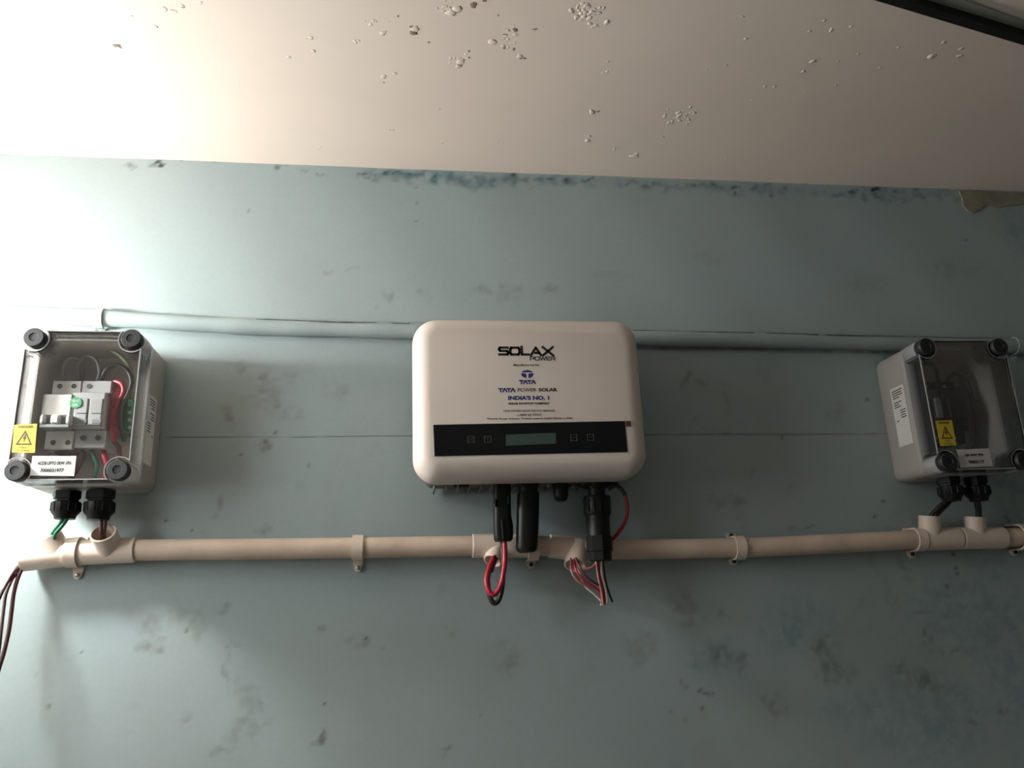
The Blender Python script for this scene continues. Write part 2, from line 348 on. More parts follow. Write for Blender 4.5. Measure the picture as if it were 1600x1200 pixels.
PD, PR = 0.0085, 0.0108
PIPE_PX = [(-260, 470), (-120, 483), (0, 490), (155, 497), (300, 506), (400, 511), (520, 515), (650, 518), (800, 523), (1000, 528), (1200, 532), (1400, 537), (1600, 541), (1750, 545)]
def build_wall():
    xs = np.concatenate([np.linspace(XL, -0.66, 8)[:-1], np.arange(-0.66, 1.12, 0.0032), np.linspace(1.13, XR, 12)])
    zs = np.concatenate([np.linspace(FLOOR, -0.30, 16)[:-1], np.arange(-0.30, ZC-0.001, 0.0032), [ZC]])
    X, Z = np.meshgrid(xs, zs); n = X.size
    dirt = np.zeros_like(X); teal = np.zeros_like(X); speck = np.zeros_like(X)
    def vnoise(cell, seed):
        g = np.random.default_rng(seed).standard_normal((int(2.4/cell)+8, int(4.2/cell)+8))
        fx, fz = (X-XL)/cell, (Z-FLOOR)/cell; ix, iz = fx.astype(int), fz.astype(int); tx, tz = fx-ix, fz-iz
        tx, tz = tx*tx*(3-2*tx), tz*tz*(3-2*tz)
        return (g[iz, ix]*(1-tx)+g[iz, ix+1]*tx)*(1-tz)+(g[iz+1, ix]*(1-tx)+g[iz+1, ix+1]*tx)*tz
    wx = 0.0042*vnoise(.013, 1)+0.0022*vnoise(.006, 2); wz = 0.0042*vnoise(.013, 3)+0.0022*vnoise(.006, 4)
    Xw, Zw = X+wx, Z+wz; brk = np.clip(0.75+0.4*vnoise(.010, 5)+0.3*vnoise(.005, 6), .15, 1.3)
    def blob(arr, u, v, ru, rv, ang, s, p=2.0):
        c = at(u, v); k = 1/1130.0; small = max(ru, rv) < 5
        ca, sa = math.cos(ang), math.sin(ang); dx, dz = (X-c.x, Z-c.z) if small else (Xw-c.x, Zw-c.z)
        s = s if small else s*1.25*brk; p = p if small else 3.2; k = k if small else k*1.15
        a = (ca*dx+sa*dz)/(ru*k); b = (-sa*dx+ca*dz)/(rv*k)
        np.maximum(arr, s*np.exp(-(a*a+b*b)**(p/2)), out=arr)
    # smudges and damp marks seen on the plaster (pixel position, half sizes, tilt, strength)
    for u, v, ru, rv, an, s in [(370, 573, 9, 12, 0, .34), (420, 610, 26, 26, .5, .33), (445, 640, 16, 14, 0, .3), (355, 648, 9, 16, 0, .3), (528, 608, 18, 18, 0, .2),
            (440, 590, 36, 16, .4, .22), (411, 692, 8, 14, -.4, .45), (586, 705, 7, 6, 0, .38), (350, 790, 7, 9, 0, .36), (322, 833, 6, 6, 0, .34), (414, 826, 8, 7, 0, .34), (470, 760, 9, 7, 0, .16),
            (605, 460, 7, 10, .3, .33), (665, 458, 5, 12, .2, .25), (585, 478, 5, 6, 0, .3), (514, 424, 10, 5, 0, .26), (546, 422, 8, 4, 0, .2), (860, 450, 16, 9, 0, .34), (745, 456, 18, 6, .3, .3), (800, 462, 26, 14, 0, .26), (848, 482, 5, 4, 0, .3),
            (1075, 594, 6, 10, 0, .3), (1100, 598, 8, 9, 0, .25), (1135, 620, 6, 16, .2, .22), (1085, 648, 6, 5, 0, .3), (1108, 668, 8, 6, 0, .38), (1128, 673, 12, 4, -.3, .35), (1192, 580, 10, 10, 0, .18), (1310, 650, 16, 20, 0, .25), (1140, 787, 26, 10, -.2, .32), (1160, 815, 9, 8, 0, .45), (1242, 823, 7, 6, 0, .26), (1262, 822, 9, 4, 0, .4), (1175, 750, 8, 16, 0, .22), (1235, 765, 10, 10, 0, .2),
            (235, 1010, 18, 8, 0, .40), (230, 990, 10, 22, 0, .3), (310, 975, 10, 22, 0, .3), (275, 960, 12, 16, 0, .25), (350, 948, 9, 8, 0, .4), (292, 1114, 7, 6, 0, .3), (367, 1004, 8, 5, 0, .3), (355, 1040, 5, 30, 0, .25), (385, 1110, 12, 40, .1, .26), (415, 1128, 5, 5, 0, .5), (408, 1104, 6, 5, 0, .4), (500, 1150, 4, 5, 0, .6), (506, 982, 4, 4, 0, .55), (345, 1178, 14, 6, .3, .3), (372, 1150, 10, 12, 0, .3), (213, 1102, 4, 5, 0, .3),
            (790, 1030, 22, 18, 0, .26), (800, 1032, 8, 10, 0, .3), (560, 1000, 12, 10, 0, .3), (708, 975, 10, 6, 0, .25), (707, 992, 4, 4, 0, .5), (500, 982, 4, 4, 0, .5), (696, 1173, 4, 5, 0, .6), (749, 1117, 3, 5, 0, .5), (690, 920, 8, 8, 0, .2), (1070, 950, 16, 30, .5, .34), (1060, 940, 8, 26, .3, .25), (995, 1025, 14, 14, 0, .3), (1000, 1005, 24, 14, 0, .22), (1130, 958, 7, 9, 0, .3), (840, 910, 6, 16, 0, .16),
            (1290, 1020, 20, 22, .4, .38), (1300, 1050, 30, 18, -.3, .38), (1440, 1065, 34, 14, -.3, .42), (1420, 1050, 22, 14, 0, .32), (1215, 1095, 18, 16, .4, .34), (1140, 1030, 26, 14, 0, .3), (1210, 1100, 26, 10, -.5, .3), (1414, 888, 5, 20, .3, .5), (1448, 998, 5, 16, .1, .5), (1365, 890, 6, 16, 0, .3), (1390, 930, 8, 26, 0, .2), (1440, 951, 7, 3, 0, .5), (1490, 1015, 30, 5, -.2, .3), (1340, 940, 10, 10, 0, .2), (1520, 1125, 4, 5, 0, .5), (1570, 1117, 6, 6, 0, .4), (1070, 1125, 4, 4, 0, .4), (1072, 1064, 5, 5, 0, .4), (1228, 1107, 3, 3, 0, .6), (1045, 1117, 4, 8, 0, .4),
            (640, 560, 10, 6, 0, .1), (1490, 420, 60, 16, 0, .18), (1350, 440, 40, 20, 0, .14), (1110, 400, 40, 10, 0, .12), (950, 430, 30, 8, 0, .14)]:
        blob(dirt, u, v, ru, rv, an, s)
    # grime below the ceiling line and below the old pipe
    for k in range(90):
        u = random.uniform(560, 1600); v = 250+(u-0)*0.034+random.uniform(2, 12)
        blob(dirt, u, v, random.uniform(4, 22), random.uniform(2, 6), 0, random.uniform(.12, .34))
    for u, v, ru, rv, s in [(660, 274, 90, 9, .95), (740, 281, 90, 10, .7), (880, 284, 120, 8, .5), (1010, 288, 60, 8, .45), (1180, 297, 100, 9, .5), (1330, 303, 100, 9, .5), (1380, 560, 12, 14, .9), (1450, 300, 90, 9, .4), (1585, 360, 30, 40, .35), (1500, 960, 90, 60, .3), (1250, 980, 60, 40, .28), (1120, 1030, 40, 20, .35), (1450, 1120, 120, 60, .28), (1330, 1110, 50, 20, .3), (1560, 1000, 60, 120, .3), (1590, 760, 50, 90, .3), (1400, 830, 40, 30, .2)]:
        blob(teal, u, v, ru, rv, -.03, s)
    # fly specks, drilled holes and nicks
    for u, v, r in [(433, 261, 4), (335, 251, 3), (392, 253, 2.5), (388, 330, 2), (448, 255, 2.5), (285, 250, 2.5), (650, 292, 2), (651, 316, 2), (650, 346, 2), (1205, 306, 3.5), (1510, 375, 3), (291, 985, 2.5), (129, 1018, 1.8), (58, 1055, 1.8), (76, 1104, 2.5), (260, 813, 2.2), (258, 812, 2), (300, 830, 2), (1580, 811, 6), (1571, 823, 4), (1490, 866, 4), (1494, 888, 3), (1496, 896, 3), (1480, 916, 3), (1096, 1078, 2.5), (1101, 1083, 2.5), (1108, 1085, 2.5), (1115, 1085, 2), (1092, 1081, 2), (572, 997, 2.2), (598, 1012, 2), (506, 1100, 2), (1222, 684, 2.5), (1097, 1107, 3), (1355, 624, 3), (430, 676, 2.5), (415, 690, 3), (375, 711, 2), (482, 727, 2), (1380, 783, 3), (1366, 807, 3), (970, 560, 2)]:
        blob(speck, u, v, r*1.05, r*1.05, 0, .7, 3)
    for k in range(70):
        u = random.uniform(200, 1590); v = 247+u*0.036+random.uniform(0, 6)
        blob(speck, u, v, random.uniform(3, 9), random.uniform(1.5, 3), 0, random.uniform(.3, .8), 3)
    # grime caught along both edges of the old pipe
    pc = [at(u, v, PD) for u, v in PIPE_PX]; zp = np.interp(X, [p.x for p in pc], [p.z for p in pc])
    fade = np.clip((X+0.42)/0.35, 0, 1)
    np.maximum(dirt, fade*.9*np.clip(brk, .3, 1)*np.exp(-((Z-zp-PR-.0005)/.0030)**2), out=dirt)
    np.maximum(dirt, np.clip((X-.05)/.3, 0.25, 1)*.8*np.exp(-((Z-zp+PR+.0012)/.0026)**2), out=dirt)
    V = np.stack([X.ravel(), np.zeros(n), Z.ravel()], 1)
    # slight unevenness of the hand-floated plaster
    V[:, 1] += 0.0007*np.sin(X.ravel()*9+1.3)*np.cos(Z.ravel()*11)+0.0004*np.sin(X.ravel()*31+Z.ravel()*23)
    nx, nz = len(xs), len(zs)
    idx = np.arange(n).reshape(nz, nx)
    Fq = np.stack([idx[:-1, :-1], idx[:-1, 1:], idx[1:, 1:], idx[1:, :-1]], -1).reshape(-1, 4)
    bv, bf = solid(XL, XR, 0.003, 0.15, FLOOR, ZC)
    V = np.concatenate([V, np.array(bv)]); Fq = np.concatenate([Fq, np.array(bf)+n])
    me = bpy.data.meshes.new('wall_back')
    me.vertices.add(len(V)); me.vertices.foreach_set('co', V.ravel().astype(np.float32))
    me.loops.add(Fq.size); me.loops.foreach_set('vertex_index', Fq.ravel().astype(np.int32))
    me.polygons.add(len(Fq)); me.polygons.foreach_set('loop_start', np.arange(0, Fq.size, 4, dtype=np.int32)); me.polygons.foreach_set('loop_total', np.full(len(Fq), 4, dtype=np.int32))
    me.update(calc_edges=True)
    sm = np.zeros(len(Fq), dtype=bool); sm[:len(Fq)-6] = True; me.polygons.foreach_set('use_smooth', sm)
    for nm, arr in (('dirt', dirt), ('teal', teal), ('speck', speck)):
        a = me.attributes.new(nm, 'FLOAT', 'POINT'); a.data.foreach_set('value', np.concatenate([arr.ravel(), np.zeros(8)]).astype(np.float32))
    me.materials.append(M['wall'])
    o = bpy.data.objects.new('wall_back', me); C.objects.link(o); ORG['wall_back'] = Vector((0, 0, 0))
    return struct(o)
wall_back = build_wall(); wall_back['label'] = 'blue distempered plaster wall with smudges and a level hairline crack'
ceiling = struct(mk('ceiling', solid(XL-0.15, XR+0.15, YF, 0.15, ZC, ZC+0.12), 'ceil')); ceiling['label'] = 'off-white ceiling with blistered and chipped paint'
struct(mk('floor', solid(XL-0.15, XR+0.15, YF, 0.15, FLOOR-0.1, FLOOR), 'floor'))
struct(mk('wall_right', solid(XR, XR+0.15, YF, 0, FLOOR, ZC), 'wall_plain'))
y0, y1, z0, z1 = WIN[0]-WIN[2]/2-.02, WIN[0]+WIN[2]/2+.02, WIN[1]-WIN[3]/2-.02, WIN[1]+WIN[3]/2+.02
struct(mk('wall_left', join(solid(XL-.15, XL, YF, y0, FLOOR, ZC), solid(XL-.15, XL, y1, 0, FLOOR, ZC), solid(XL-.15, XL, y0, y1, FLOOR, z0), solid(XL-.15, XL, y0, y1, z1, ZC)), 'ceil'))
wn = struct(mk('window_1', join(*[solid(XL-.05, XL+.01, a_, b_, c_, d_) for a_, b_, c_, d_ in ((y0, y0+.02, z0, z1), (y1-.02, y1, z0, z1), (y0+.02, y1-.02, z0, z0+.02), (y0+.02, y1-.02, z1-.02, z1))]), 'frame'))
mk('pane', solid(XL-.03, XL-.026, y0+.02, y1-.02, z0+.02, z1-.02), 'clear', wn)
dx0, dx1 = FILL_DOOR[0]-FILL_DOOR[1]/2, FILL_DOOR[0]+FILL_DOOR[1]/2  # opening for the added fill light
struct(mk('wall_front', join(solid(XL-.15, dx0, YF-.15, YF, FLOOR, ZC), solid(dx1, XR+.15, YF-.15, YF, FLOOR, ZC), solid(dx0, dx1, YF-.15, YF, FILL_DOOR[2], ZC)), 'wall_plain'))
lampm, lnt, lb = newmat('lit_bulb_glass')
lb.inputs['Emission Color'].default_value = (1.0, 0.985, 0.955, 1); lb.inputs['Emission Strength'].default_value = LAMP_L
M['bulb'] = lampm
lamp = thing('pendant_bulb', 'lit bare bulb hanging from the ceiling by a cord beside the left box', 'lamp', LAMP-Vector((0, 0, LAMP_R)))
ztop = ZC-LAMP.z
mk('ceiling_rose', lathe((LAMP.x, LAMP.y, ZC), (0, 0, -1), [(0, .035), (.010, .035), (.018, .022)], 24), 'paper', lamp, True)
mk('cord', tube([(LAMP.x, LAMP.y, ZC-.01), (LAMP.x, LAMP.y, LAMP.z+.11)], .003, 10), 'paper', lamp, True)
mk('lamp_holder', lathe((LAMP.x, LAMP.y, LAMP.z+.12), (0, 0, -1), [(0, .006), (.006, .017), (.045, .018), (.055, .020)], 24), 'paper', lamp, True)
mk('neck', lathe((LAMP.x, LAMP.y, LAMP.z+.066), (0, 0, -1), [(0, .019), (.020, .022), (.046, .028)], 24), 'paper', lamp, True)
mk('bulb', lathe(LAMP, (0, 0, -1), [(LAMP_R*math.sin(math.radians(t)), max(.0004, LAMP_R*math.cos(math.radians(t)))) for t in range(-40, 91, 10)], 24), 'bulb', lamp, True)

# peeled ochre plaster at the top right corner of the wall
pp = [(1497, 299), (1503, 312), (1504, 322), (1512, 331), (1520, 334), (1530, 328), (1540, 321), (1556, 325), (1575, 322), (1600, 320), (1640, 322), (1640, 303), (1600, 302), (1560, 301), (1525, 299)]
pp2 = [(at(u, v).x, min(ZC-0.0005, at(u, v).z)) for u, v in pp]
mk('plaster_patch', poly(W0, pp2, -0.002, 0.0022), 'patch', wall_back, label='ochre patch of bare plaster under the ceiling')

# blisters, flakes and chips of the ceiling paint
def flake_mesh(seed, dome=True):
    rs = random.Random(seed); bm = bmesh.new()
    bmesh.ops.create_icosphere(bm, subdivisions=2, radius=1.0)
    for v in bm.verts:
        k = 1+rs.uniform(-.28, .28); v.co.x *= k; v.co.y *= k; v.co.z *= 0.33*rs.uniform(.7, 1.3)
    me = bpy.data.meshes.new('paint_blister'); bm.to_mesh(me); bm.free()
    me.polygons.foreach_set('use_smooth', [True]*len(me.polygons)); return me
FL = [flake_mesh(s) for s in range(6)]
for f in FL: f.materials.append(M['ceil'])
FC = [flake_mesh(20+s) for s in range(3)]
for f in FC: f.materials.append(M['chip'])
def blister(u, v, r, dark=False, name='paint_blister'):
    p = atz(u, v, ZC)
    o = bpy.data.objects.new('paint_chip' if dark else name, random.choice(FC if dark else FL)); C.objects.link(o)
    o.parent = ceiling; o.location = p-ORG['ceiling']
    k = r/1500.0; o.scale = (k*random.uniform(.8, 1.3), k*random.uniform(.8, 1.5), k*(0.5 if dark else 0.5 if u < 850 else 0.7)); o.rotation_euler = (0, 0, random.uniform(0, 6))
for u, v, r in [(646, 51, 5.5), (643, 42, 3), (182, 71, 5), (188, 74, 2.5), (719, 102, 3.5), (724, 94, 2.5), (733, 90, 2.2), (733, 80, 2), (789, 55, 3.2), (796, 47, 2.4), (788, 75, 3), (740, 8, 5), (757, 1, 3.5), (805, 47, 4), (836, 46, 3), (803, 77, 3), (820, 91, 3), (814, 91, 2.4), (285, 10, 3), (622, 25, 2), (779, 24, 2), (600, 129, 2), (670, 66, 2), (1037, 214, 2), (610, 203, 1.5), (615, 203, 1.5), (692, 224, 1.5), (481, 60, 2), (451, 90, 2), (935, 174, 2.6), (920, 174, 2)]:
    blister(u, v, r, True)
for u, v, r in [(925, 175, 6), (918, 220, 7), (921, 213, 4), (960, 233, 3.5), (990, 244, 7), (995, 240, 4), (599, 120, 5), (616, 115, 4), (648, 45, 6), (720, 97, 6), (716, 104, 4), (728, 85, 3), (705, 20, 8), (715, 14, 7), (770, 66, 6), (786, 72, 4), (812, 88, 5), (685, 170, 3.5), (778, 221, 3), (785, 224, 3), (1455, 88, 6.5), (1461, 86, 4), (1475, 66, 3.5), (1502, 76, 3.5), (1499, 88, 4), (1299, 47, 4), (1288, 32, 3), (1255, 112, 4), (1270, 96, 5), (1306, 133, 3), (1195, 135, 3), (1210, 135, 3), (1227, 128, 2), (1105, 108, 2.5), (1135, 102, 3), (1160, 26, 3), (1166, 60, 3), (1341, 84, 3), (1309, 96, 2.5), (1375, 106, 3), (1260, 143, 2.5), (1175, 156, 2.5), (1330, 41, 3), (1265, 49, 3), (1404, 74, 3), (1482, 16, 5), (1510, 3, 4), (1494, 30, 3), (950, 96, 3), (942, 114, 2.5), (948, 112, 2.5), (955, 108, 2), (853, 200, 2.5), (881, 199, 2.5), (1135, 249, 3), (560, 64, 3), (485, 59, 4), (490, 80, 4), (451, 89, 3), (255, 14, 5), (270, 18, 5), (284, 9, 4), (242, 41, 4), (205, 26, 3), (312, 4, 4), (598, 52, 5), (555, 65, 4), (530, 174, 2.5), (500, 230, 3), (497, 233, 2), (580, 215, 2), (1365, 250, 3)]:
    blister(u, v, r)
for cx, cy, sx, sy, nn, rr_ in [(917, 20, 30, 20, 34, 4.5), (1056, 185, 24, 12, 22, 4.2), (715, 97, 10, 8, 8, 3), (800, 50, 12, 20, 14, 3.5), (700, 12, 16, 10, 10, 4), (930, 40, 10, 4, 8, 3), (1080, 172, 20, 10, 8, 3.5), (600, 40, 20, 12, 6, 3.5), (990, 243, 10, 7, 6, 3)]:
    for k in range(nn):
        blister(cx+random.gauss(0, .55)*sx, cy+random.gauss(0, .55)*sy, random.uniform(.45, 1.0)*rr_)

# black iron bar below the ceiling, top right
q = [atz(1365, 0, ZC-0.012), atz(1600, 71, ZC-0.012), atz(1600, 56, ZC-0.012), atz(1412, 0, ZC-0.012)]
dirv = (q[1]-q[0]).normalized(); p0 = q[0]-dirv*0.06; p1 = q[1]+dirv*0.30
pw0 = q[3]-dirv*0.06; pw1 = q[2]+dirv*0.30
def bar4(a, b, c, d, zt):
    V = [a, b, c, d]+[Vector((p.x, p.y, zt)) for p in (a, b, c, d)]
    return V, [[0, 1, 2, 3], [7, 6, 5, 4], [0, 4, 5, 1], [1, 5, 6, 2], [2, 6, 7, 3], [3, 7, 4, 0]]
beam = mk('iron_bar', bar4(p0, p1, pw1, pw0, ZC+0.002), 'iron'); tag(beam, 'black iron bar running aslant under the pale ceiling', 'iron bar')
g0 = [atz(1400, -8, ZC), atz(1606, 60, ZC), atz(1606, 34, ZC), atz(1480, -12, ZC)]
mk('mortar_band', bar4(*[p+Vector((0, 0, -0.002)) for p in g0], ZC+0.002), 'green_wash', ceiling, label='greenish mortar band beside the iron bar')

# ------------------------------------------------------------------ old painted pipe above
P = smooth_path([at(u, v, PD) for u, v in PIPE_PX], 8)
old = thing('old_pipe', 'old pipe painted over in the blue of the wall, above the boxes', 'pipe', P[len(P)//2])
mk('pipe', tube(P, PR, 16, 1, rads=lambda t: PR+0.0005*math.sin(t*37)+0.0004*math.sin(t*91)), 'wall_plain', old, True)
for x0_, x1_ in ((-.20, -.04), (-.02, .005), (.32, .50), (.52, .60), (.61, .94)):
    zs_ = [Vector((x0_+(x1_-x0_)*k/12, -(PD+PR*.62), 0)) for k in range(13)]
    pc_ = [at(u, v, PD) for u, v in PIPE_PX]
    for p in zs_: p.z = float(np.interp(p.x, [c_.x for c_ in pc_], [c_.z for c_ in pc_]))+PR*.80
    mk('dust_line', tube(zs_, .0011, 6, 1, rads=lambda t: .0006+.0006*abs(math.sin(t*23))), 'crust', old, False, 'dark line of dust along the pipe')
def strap_geo(c, ax, r, wdt, up, dn, th=0.0022):   # saddle strap: half-round over a pipe with flat ears on the wall, c at pipe axis
    # profile in (vertical s, distance d)
    prof = []
    dax = -c.y
    prof.append((r+up, 0.0)); prof.append((r+0.0008, 0.0))
    for k in range(13):
        t = math.radians(0+180*k/12); prof.append((r*math.cos(t), dax+r*math.sin(t)))
    prof.append((-r-0.0008, 0.0)); wm = [1.0]*len(prof)
    for q_, w_ in ((.35, .86), (.6, .76), (.8, .66), (.93, .48), (1.0, .24)): prof.append((-r-dn*q_-.0008, 0.0)); wm.append(w_)
    vax = Vector((0, 0, 1)); vax = (vax-ax*vax.dot(ax)).normalized()
    V, Fc = [], []
    def norm(i):
        a = prof[max(i-1, 0)]; b = prof[min(i+1, len(prof)-1)]; tx, ty = b[0]-a[0], b[1]-a[1]; l = math.hypot(tx, ty) or 1
        return (ty/l, -tx/l)
    nP = len(prof)
    for i, (s, d) in enumerate(prof):
        nn = norm(i); nn = (-nn[0], -nn[1]) if (nn[1] < 0 and i not in (1, 2, nP-6)) else nn
        if i in (0, 1) or i >= nP-6: nn = (0, 1)
        for side in (-1, 1):
            for o_ in (0, th):
                b = Vector((c.x, 0, c.z))+vax*(s+nn[0]*o_)+ax*(side*wdt/2*wm[i]); V.append(Vector((b.x, -(d+nn[1]*o_), b.z)))
    for i in range(nP-1):
        a = i*4; b = a+4
        Fc += [[a, a+2, b+2, b], [a+1, b+1, b+3, a+3], [a, b, b+1, a+1], [a+2, a+3, b+3, b+2]]
    Fc += [[0, 1, 3, 2], [(nP-1)*4, (nP-1)*4+2, (nP-1)*4+3, (nP-1)*4+1]]
    return V, Fc
for u, v, lab in [(157, 498, 'blue-painted pipe clip above the bright left box'), (652, 519, 'blue-painted pipe clip at the top left corner of the inverter'), (1588, 541, 'blue-painted pipe clip above the right box')]:
    c = at(u, v, PD); ax = (at(u+20, v+.7, PD)-at(u-20, v-.7, PD)).normalized()
    t = thing('pipe_clip', lab, 'clip', (c.x, 0, c.z), 'painted clips of the old pipe')
    mk('strap', strap_geo(c, ax, 0.0117, 0.011, 0.004, 0.009), 'wall_plain', t)
    pz = W0(c.x, c.z-0.0172, 0.0); mk('screw', lathe(pz, (0, -1, 0), [(0, .003), (.004, .003), (.005, .002)], 10), 'wall_plain', t)
    if u < 200:
        cr = [(c.x-0.014, c.z-0.018), (c.x-0.009, c.z-0.013), (c.x-0.004, c.z-0.02), (c.x+0.004, c.z-0.016), (c.x+0.012, c.z-0.0165), (c.x+0.006, c.z-0.022), (c.x-0.004, c.z-0.024), (c.x-0.012, c.z-0.0215)]
        mk('paint_crust', poly(W0, cr, 0, 0.005), 'wall_plain', t)

# ------------------------------------------------------------------ cream conduit with tees
CD = 0.021
cond = thing('conduit_run', 'cream plastic conduit with tees running along the wall under the boxes', 'conduit', at(800, 853, CD))
R_P, R_T = 0.0128, 0.0152
def ppipe(name, pix, r, material):
    return mk(name, tube([at(u, v, CD) for u, v in pix], r, 24, 6), material, cond, True)
ppipe('pipe', [(212, 859.5), (480, 857), (740, 853)], R_P, 'pvc_old')
ppipe('pipe', [(832, 853), (870, 854)], R_P, 'pvc_old')
ppipe('pipe', [(915, 859), (960, 858.5), (1150, 856), (1290, 850), (1450, 842)], R_P, 'pvc_old')
ppipe('pipe', [(1560, 840), (1620, 839)], R_P, 'pvc_old')
def tee(a, b, base, mouth, mouth_d, r=R_T, br=0.0150, cut=None):
    pa, pb = at(*a, CD), at(*b, CD); Ln = (pb-pa).length; ax = (pb-pa)/Ln
    run = lathe(pa, ax, [(0, R_P-.002), (0, r-.0006), (.0006, r), (Ln-.0006, r), (Ln, r-.0006), (Ln, R_P-.002)], 28)
    if cut: run = hollow(pb, pa, r, 0.002, 28)
    pc = at(*base, CD); pm = at(*mouth, mouth_d)
    return mk('tee_fitting', join(run, hollow(pc, pm, br, 0.0019, 28)), 'pvc', cond, True)
tee((36, 873), (122, 863), (92, 866), (76, 840), 0.026, cut=True)
tee((124, 863), (213, 859), (172, 860), (161, 832), 0.044)
tee((738, 853), (836, 853), (779, 852), (769.5, 877), 0.034, br=0.0118)
tee((858, 853), (930, 861), (903, 852), (898.5, 884), 0.037, br=0.0142)
tee((1443, 843), (1497, 841), (1453, 842), (1452.5, 806), 0.026, br=0.0142)
tee((1499, 841), (1566, 840), (1524, 840), (1523, 807), 0.026, br=0.0138)
sad = [(116, 863, 'cream saddle clip on the left end of the conduit', False, 0.004, 0.014), (559, 856, 'cream saddle clip midway between left box and inverter', False, 0.004, 0.014), (832, 854, 'cream saddle clip behind the dongle under the inverter', True, 0.003, 0.010), (1153, 856, 'cream saddle clip midway between inverter and right box', True, 0.007, 0.007), (1434, 843, 'cream saddle clip left of the tees under the right box', True, 0.004, 0.009), (1596, 839, 'cream saddle clip at the right edge of the picture', True, 0.004, 0.008)]
for u, v, lab, darks, up_, dn_ in sad:
    c = at(u, v, CD); ax = (at(u+20, v-.2, CD)-at(u-20, v+.2, CD)).normalized()
    t = thing('saddle_clip', lab, 'clip', (c.x, 0, c.z), 'cream saddle clips of the conduit')
    rr_ = R_T+0.0006 if u in (116, 1596) or u == 832 else R_P+0.0008
    mk('strap', strap_geo(c, ax, rr_, 0.0135, up_, dn_, 0.0024), 'pvc', t, True)
    sz = c.z-rr_-dn_+0.0042
    mk('screw', join(lathe((c.x, 0, sz), (0, -1, 0), [(0, .0044), (.0036, .0044), (.0036, .003), (.003, .002)], 14)), 'pvc' if not darks else 'pvc', t, True, 'round screw boss')
    mk('screw_head', lathe((c.x, -0.003, sz), (0, -1, 0), [(0, .0026), (.0022, .0026), (.0028, .0015)], 12), 'screwdark' if darks else 'steel', t, True)
    if u == 1153:
        mk('screw_head', lathe((c.x, 0, c.z+rr_+0.004), (0, -1, 0), [(0, .0032), (.004, .0032), (.005, .002)], 12), 'screwdark', t, True)

# ------------------------------------------------------------------ inverter
TI = frame(0.1534, 0.2621, 0.0047)
IW, IH, ID = 0.2905, 0.2065, 0.116
inv = thing('solar_inverter', 'white rounded solar inverter with black display strip on the blue wall', 'inverter', TI(0, -IH/2, 0))
prof = []
for k in range(9):
    t = math.radians(90*k/8); prof.append((ID-0.022+0.022*math.sin(t), 0.022*(1-math.cos(t))))
mk('cover', rprism(TI, 0, 0, IW, IH, 0.031, [(0.062, 0.0035), (0.066, 0.0006), (0.070, 0)]+prof, 12), 'inv', inv, True)
hs = mk('heat_sink', rprism(TI, 0, 0, IW-0.030, IH-0.006, 0.012, [(0.020, 0), (0.064, 0)], 4), 'sink', inv)
for k in range(17):
    a = -0.118+k*0.01475
    mk('fin', bx(TI, a-0.0012, a+0.0012, -IH/2-0.0025, IH/2-0.004, 0.008, 0.055, 0.0004), 'sink', hs)
mk('mounting_bracket', bx(TI, -0.08, 0.08, -0.04, 0.05, 0.0, 0.021), 'steel', inv)
def FI(u, v, d=ID): return TI.inv(at(u, v, d))
quad = [FI(677, 664), FI(679, 713), FI(980.5, 706.5), FI(976, 658)]
dp = mk('display_panel', poly(TI, quad, ID-0.001, ID+0.0008), 'blackgloss', inv)
lc = [FI(790, 679.5), FI(790.5, 696.5), FI(868.5, 693.5), FI(868, 676.5)]
mk('screen', poly(TI, lc, ID+0.0007, ID+0.0012), 'lcd', dp, label='grey-green display screen')
def icon(u, v, glyph):
    a, b = FI(u, v); h = 0.0041; t = 0.00045; d0, d1 = ID+0.0007, ID+0.0011
    g = [bx(TI, a-h, a+h, b+h-t, b+h, d0, d1, 1e-4), bx(TI, a-h, a+h, b-h, b-h+t, d0, d1, 1e-4), bx(TI, a-h, a-h+t, b-h, b+h, d0, d1, 1e-4), bx(TI, a+h-t, a+h, b-h, b+h, d0, d1, 1e-4)]
    s = 0.0023
    def ln(x0, z0_, x1, z1_, w=0.0004):
        dx, dz = x1-x0, z1_-z0_; l = math.hypot(dx, dz); nx, nz = -dz/l*w/2, dx/l*w/2
        g.append(poly(TI, [(a+x0+nx, b+z0_+nz), (a+x0-nx, b+z0_-nz), (a+x1-nx, b+z1_-nz), (a+x1+nx, b+z1_+nz)], d0, d1))
    if glyph == 'slash':
        ln(-s, -s, s, s); ln(-s, .0008, -s*.3, s); ln(s*.3, -s, s, -.0008)
    elif glyph == 'up': ln(0, -s, 0, s, .0006); ln(-.0010, .0008, 0, s); ln(.0010, .0008, 0, s)
    elif glyph == 'left': ln(-s, 0, s, 0); ln(s, 0, s, .0012); ln(-s, 0, -s*.5, .0010)
    else: ln(-s*.8, 0, s*.8, 0, .0005)
    mk('button_icon', join(*g), 'icon', dp)
icon(736, 687, 'slash'); icon(762, 686.5, 'up'); icon(896.5, 684, 'left'); icon(922.5, 683.5, 'dash')
a, b = FI(981, 662)
st = mk('edge_sticker', bx(TI, a-0.0036, a+0.0036, b-0.0033, b+0.0033, ID-0.002, ID+0.0012, 1e-4), 'red_ink', inv, label='small red and black barred sticker')
for k in range(3):
    mk('bar', bx(TI, a-0.0022+k*0.0022, a-0.0012+k*0.0022, b-0.0033, b+0.0033, ID+0.0010, ID+0.0014, 1e-4), 'ink', st)
def itext(s, u0, u1, vt, vb, material, bold=0.0, d=ID+0.0003):
    a0, b0 = FI(u0, vb); a1, _ = FI(u1, vb); _, b1 = FI(u0, vt)
    return text(s, TI, a0, a1, b0, b1, d, material, inv, bold)
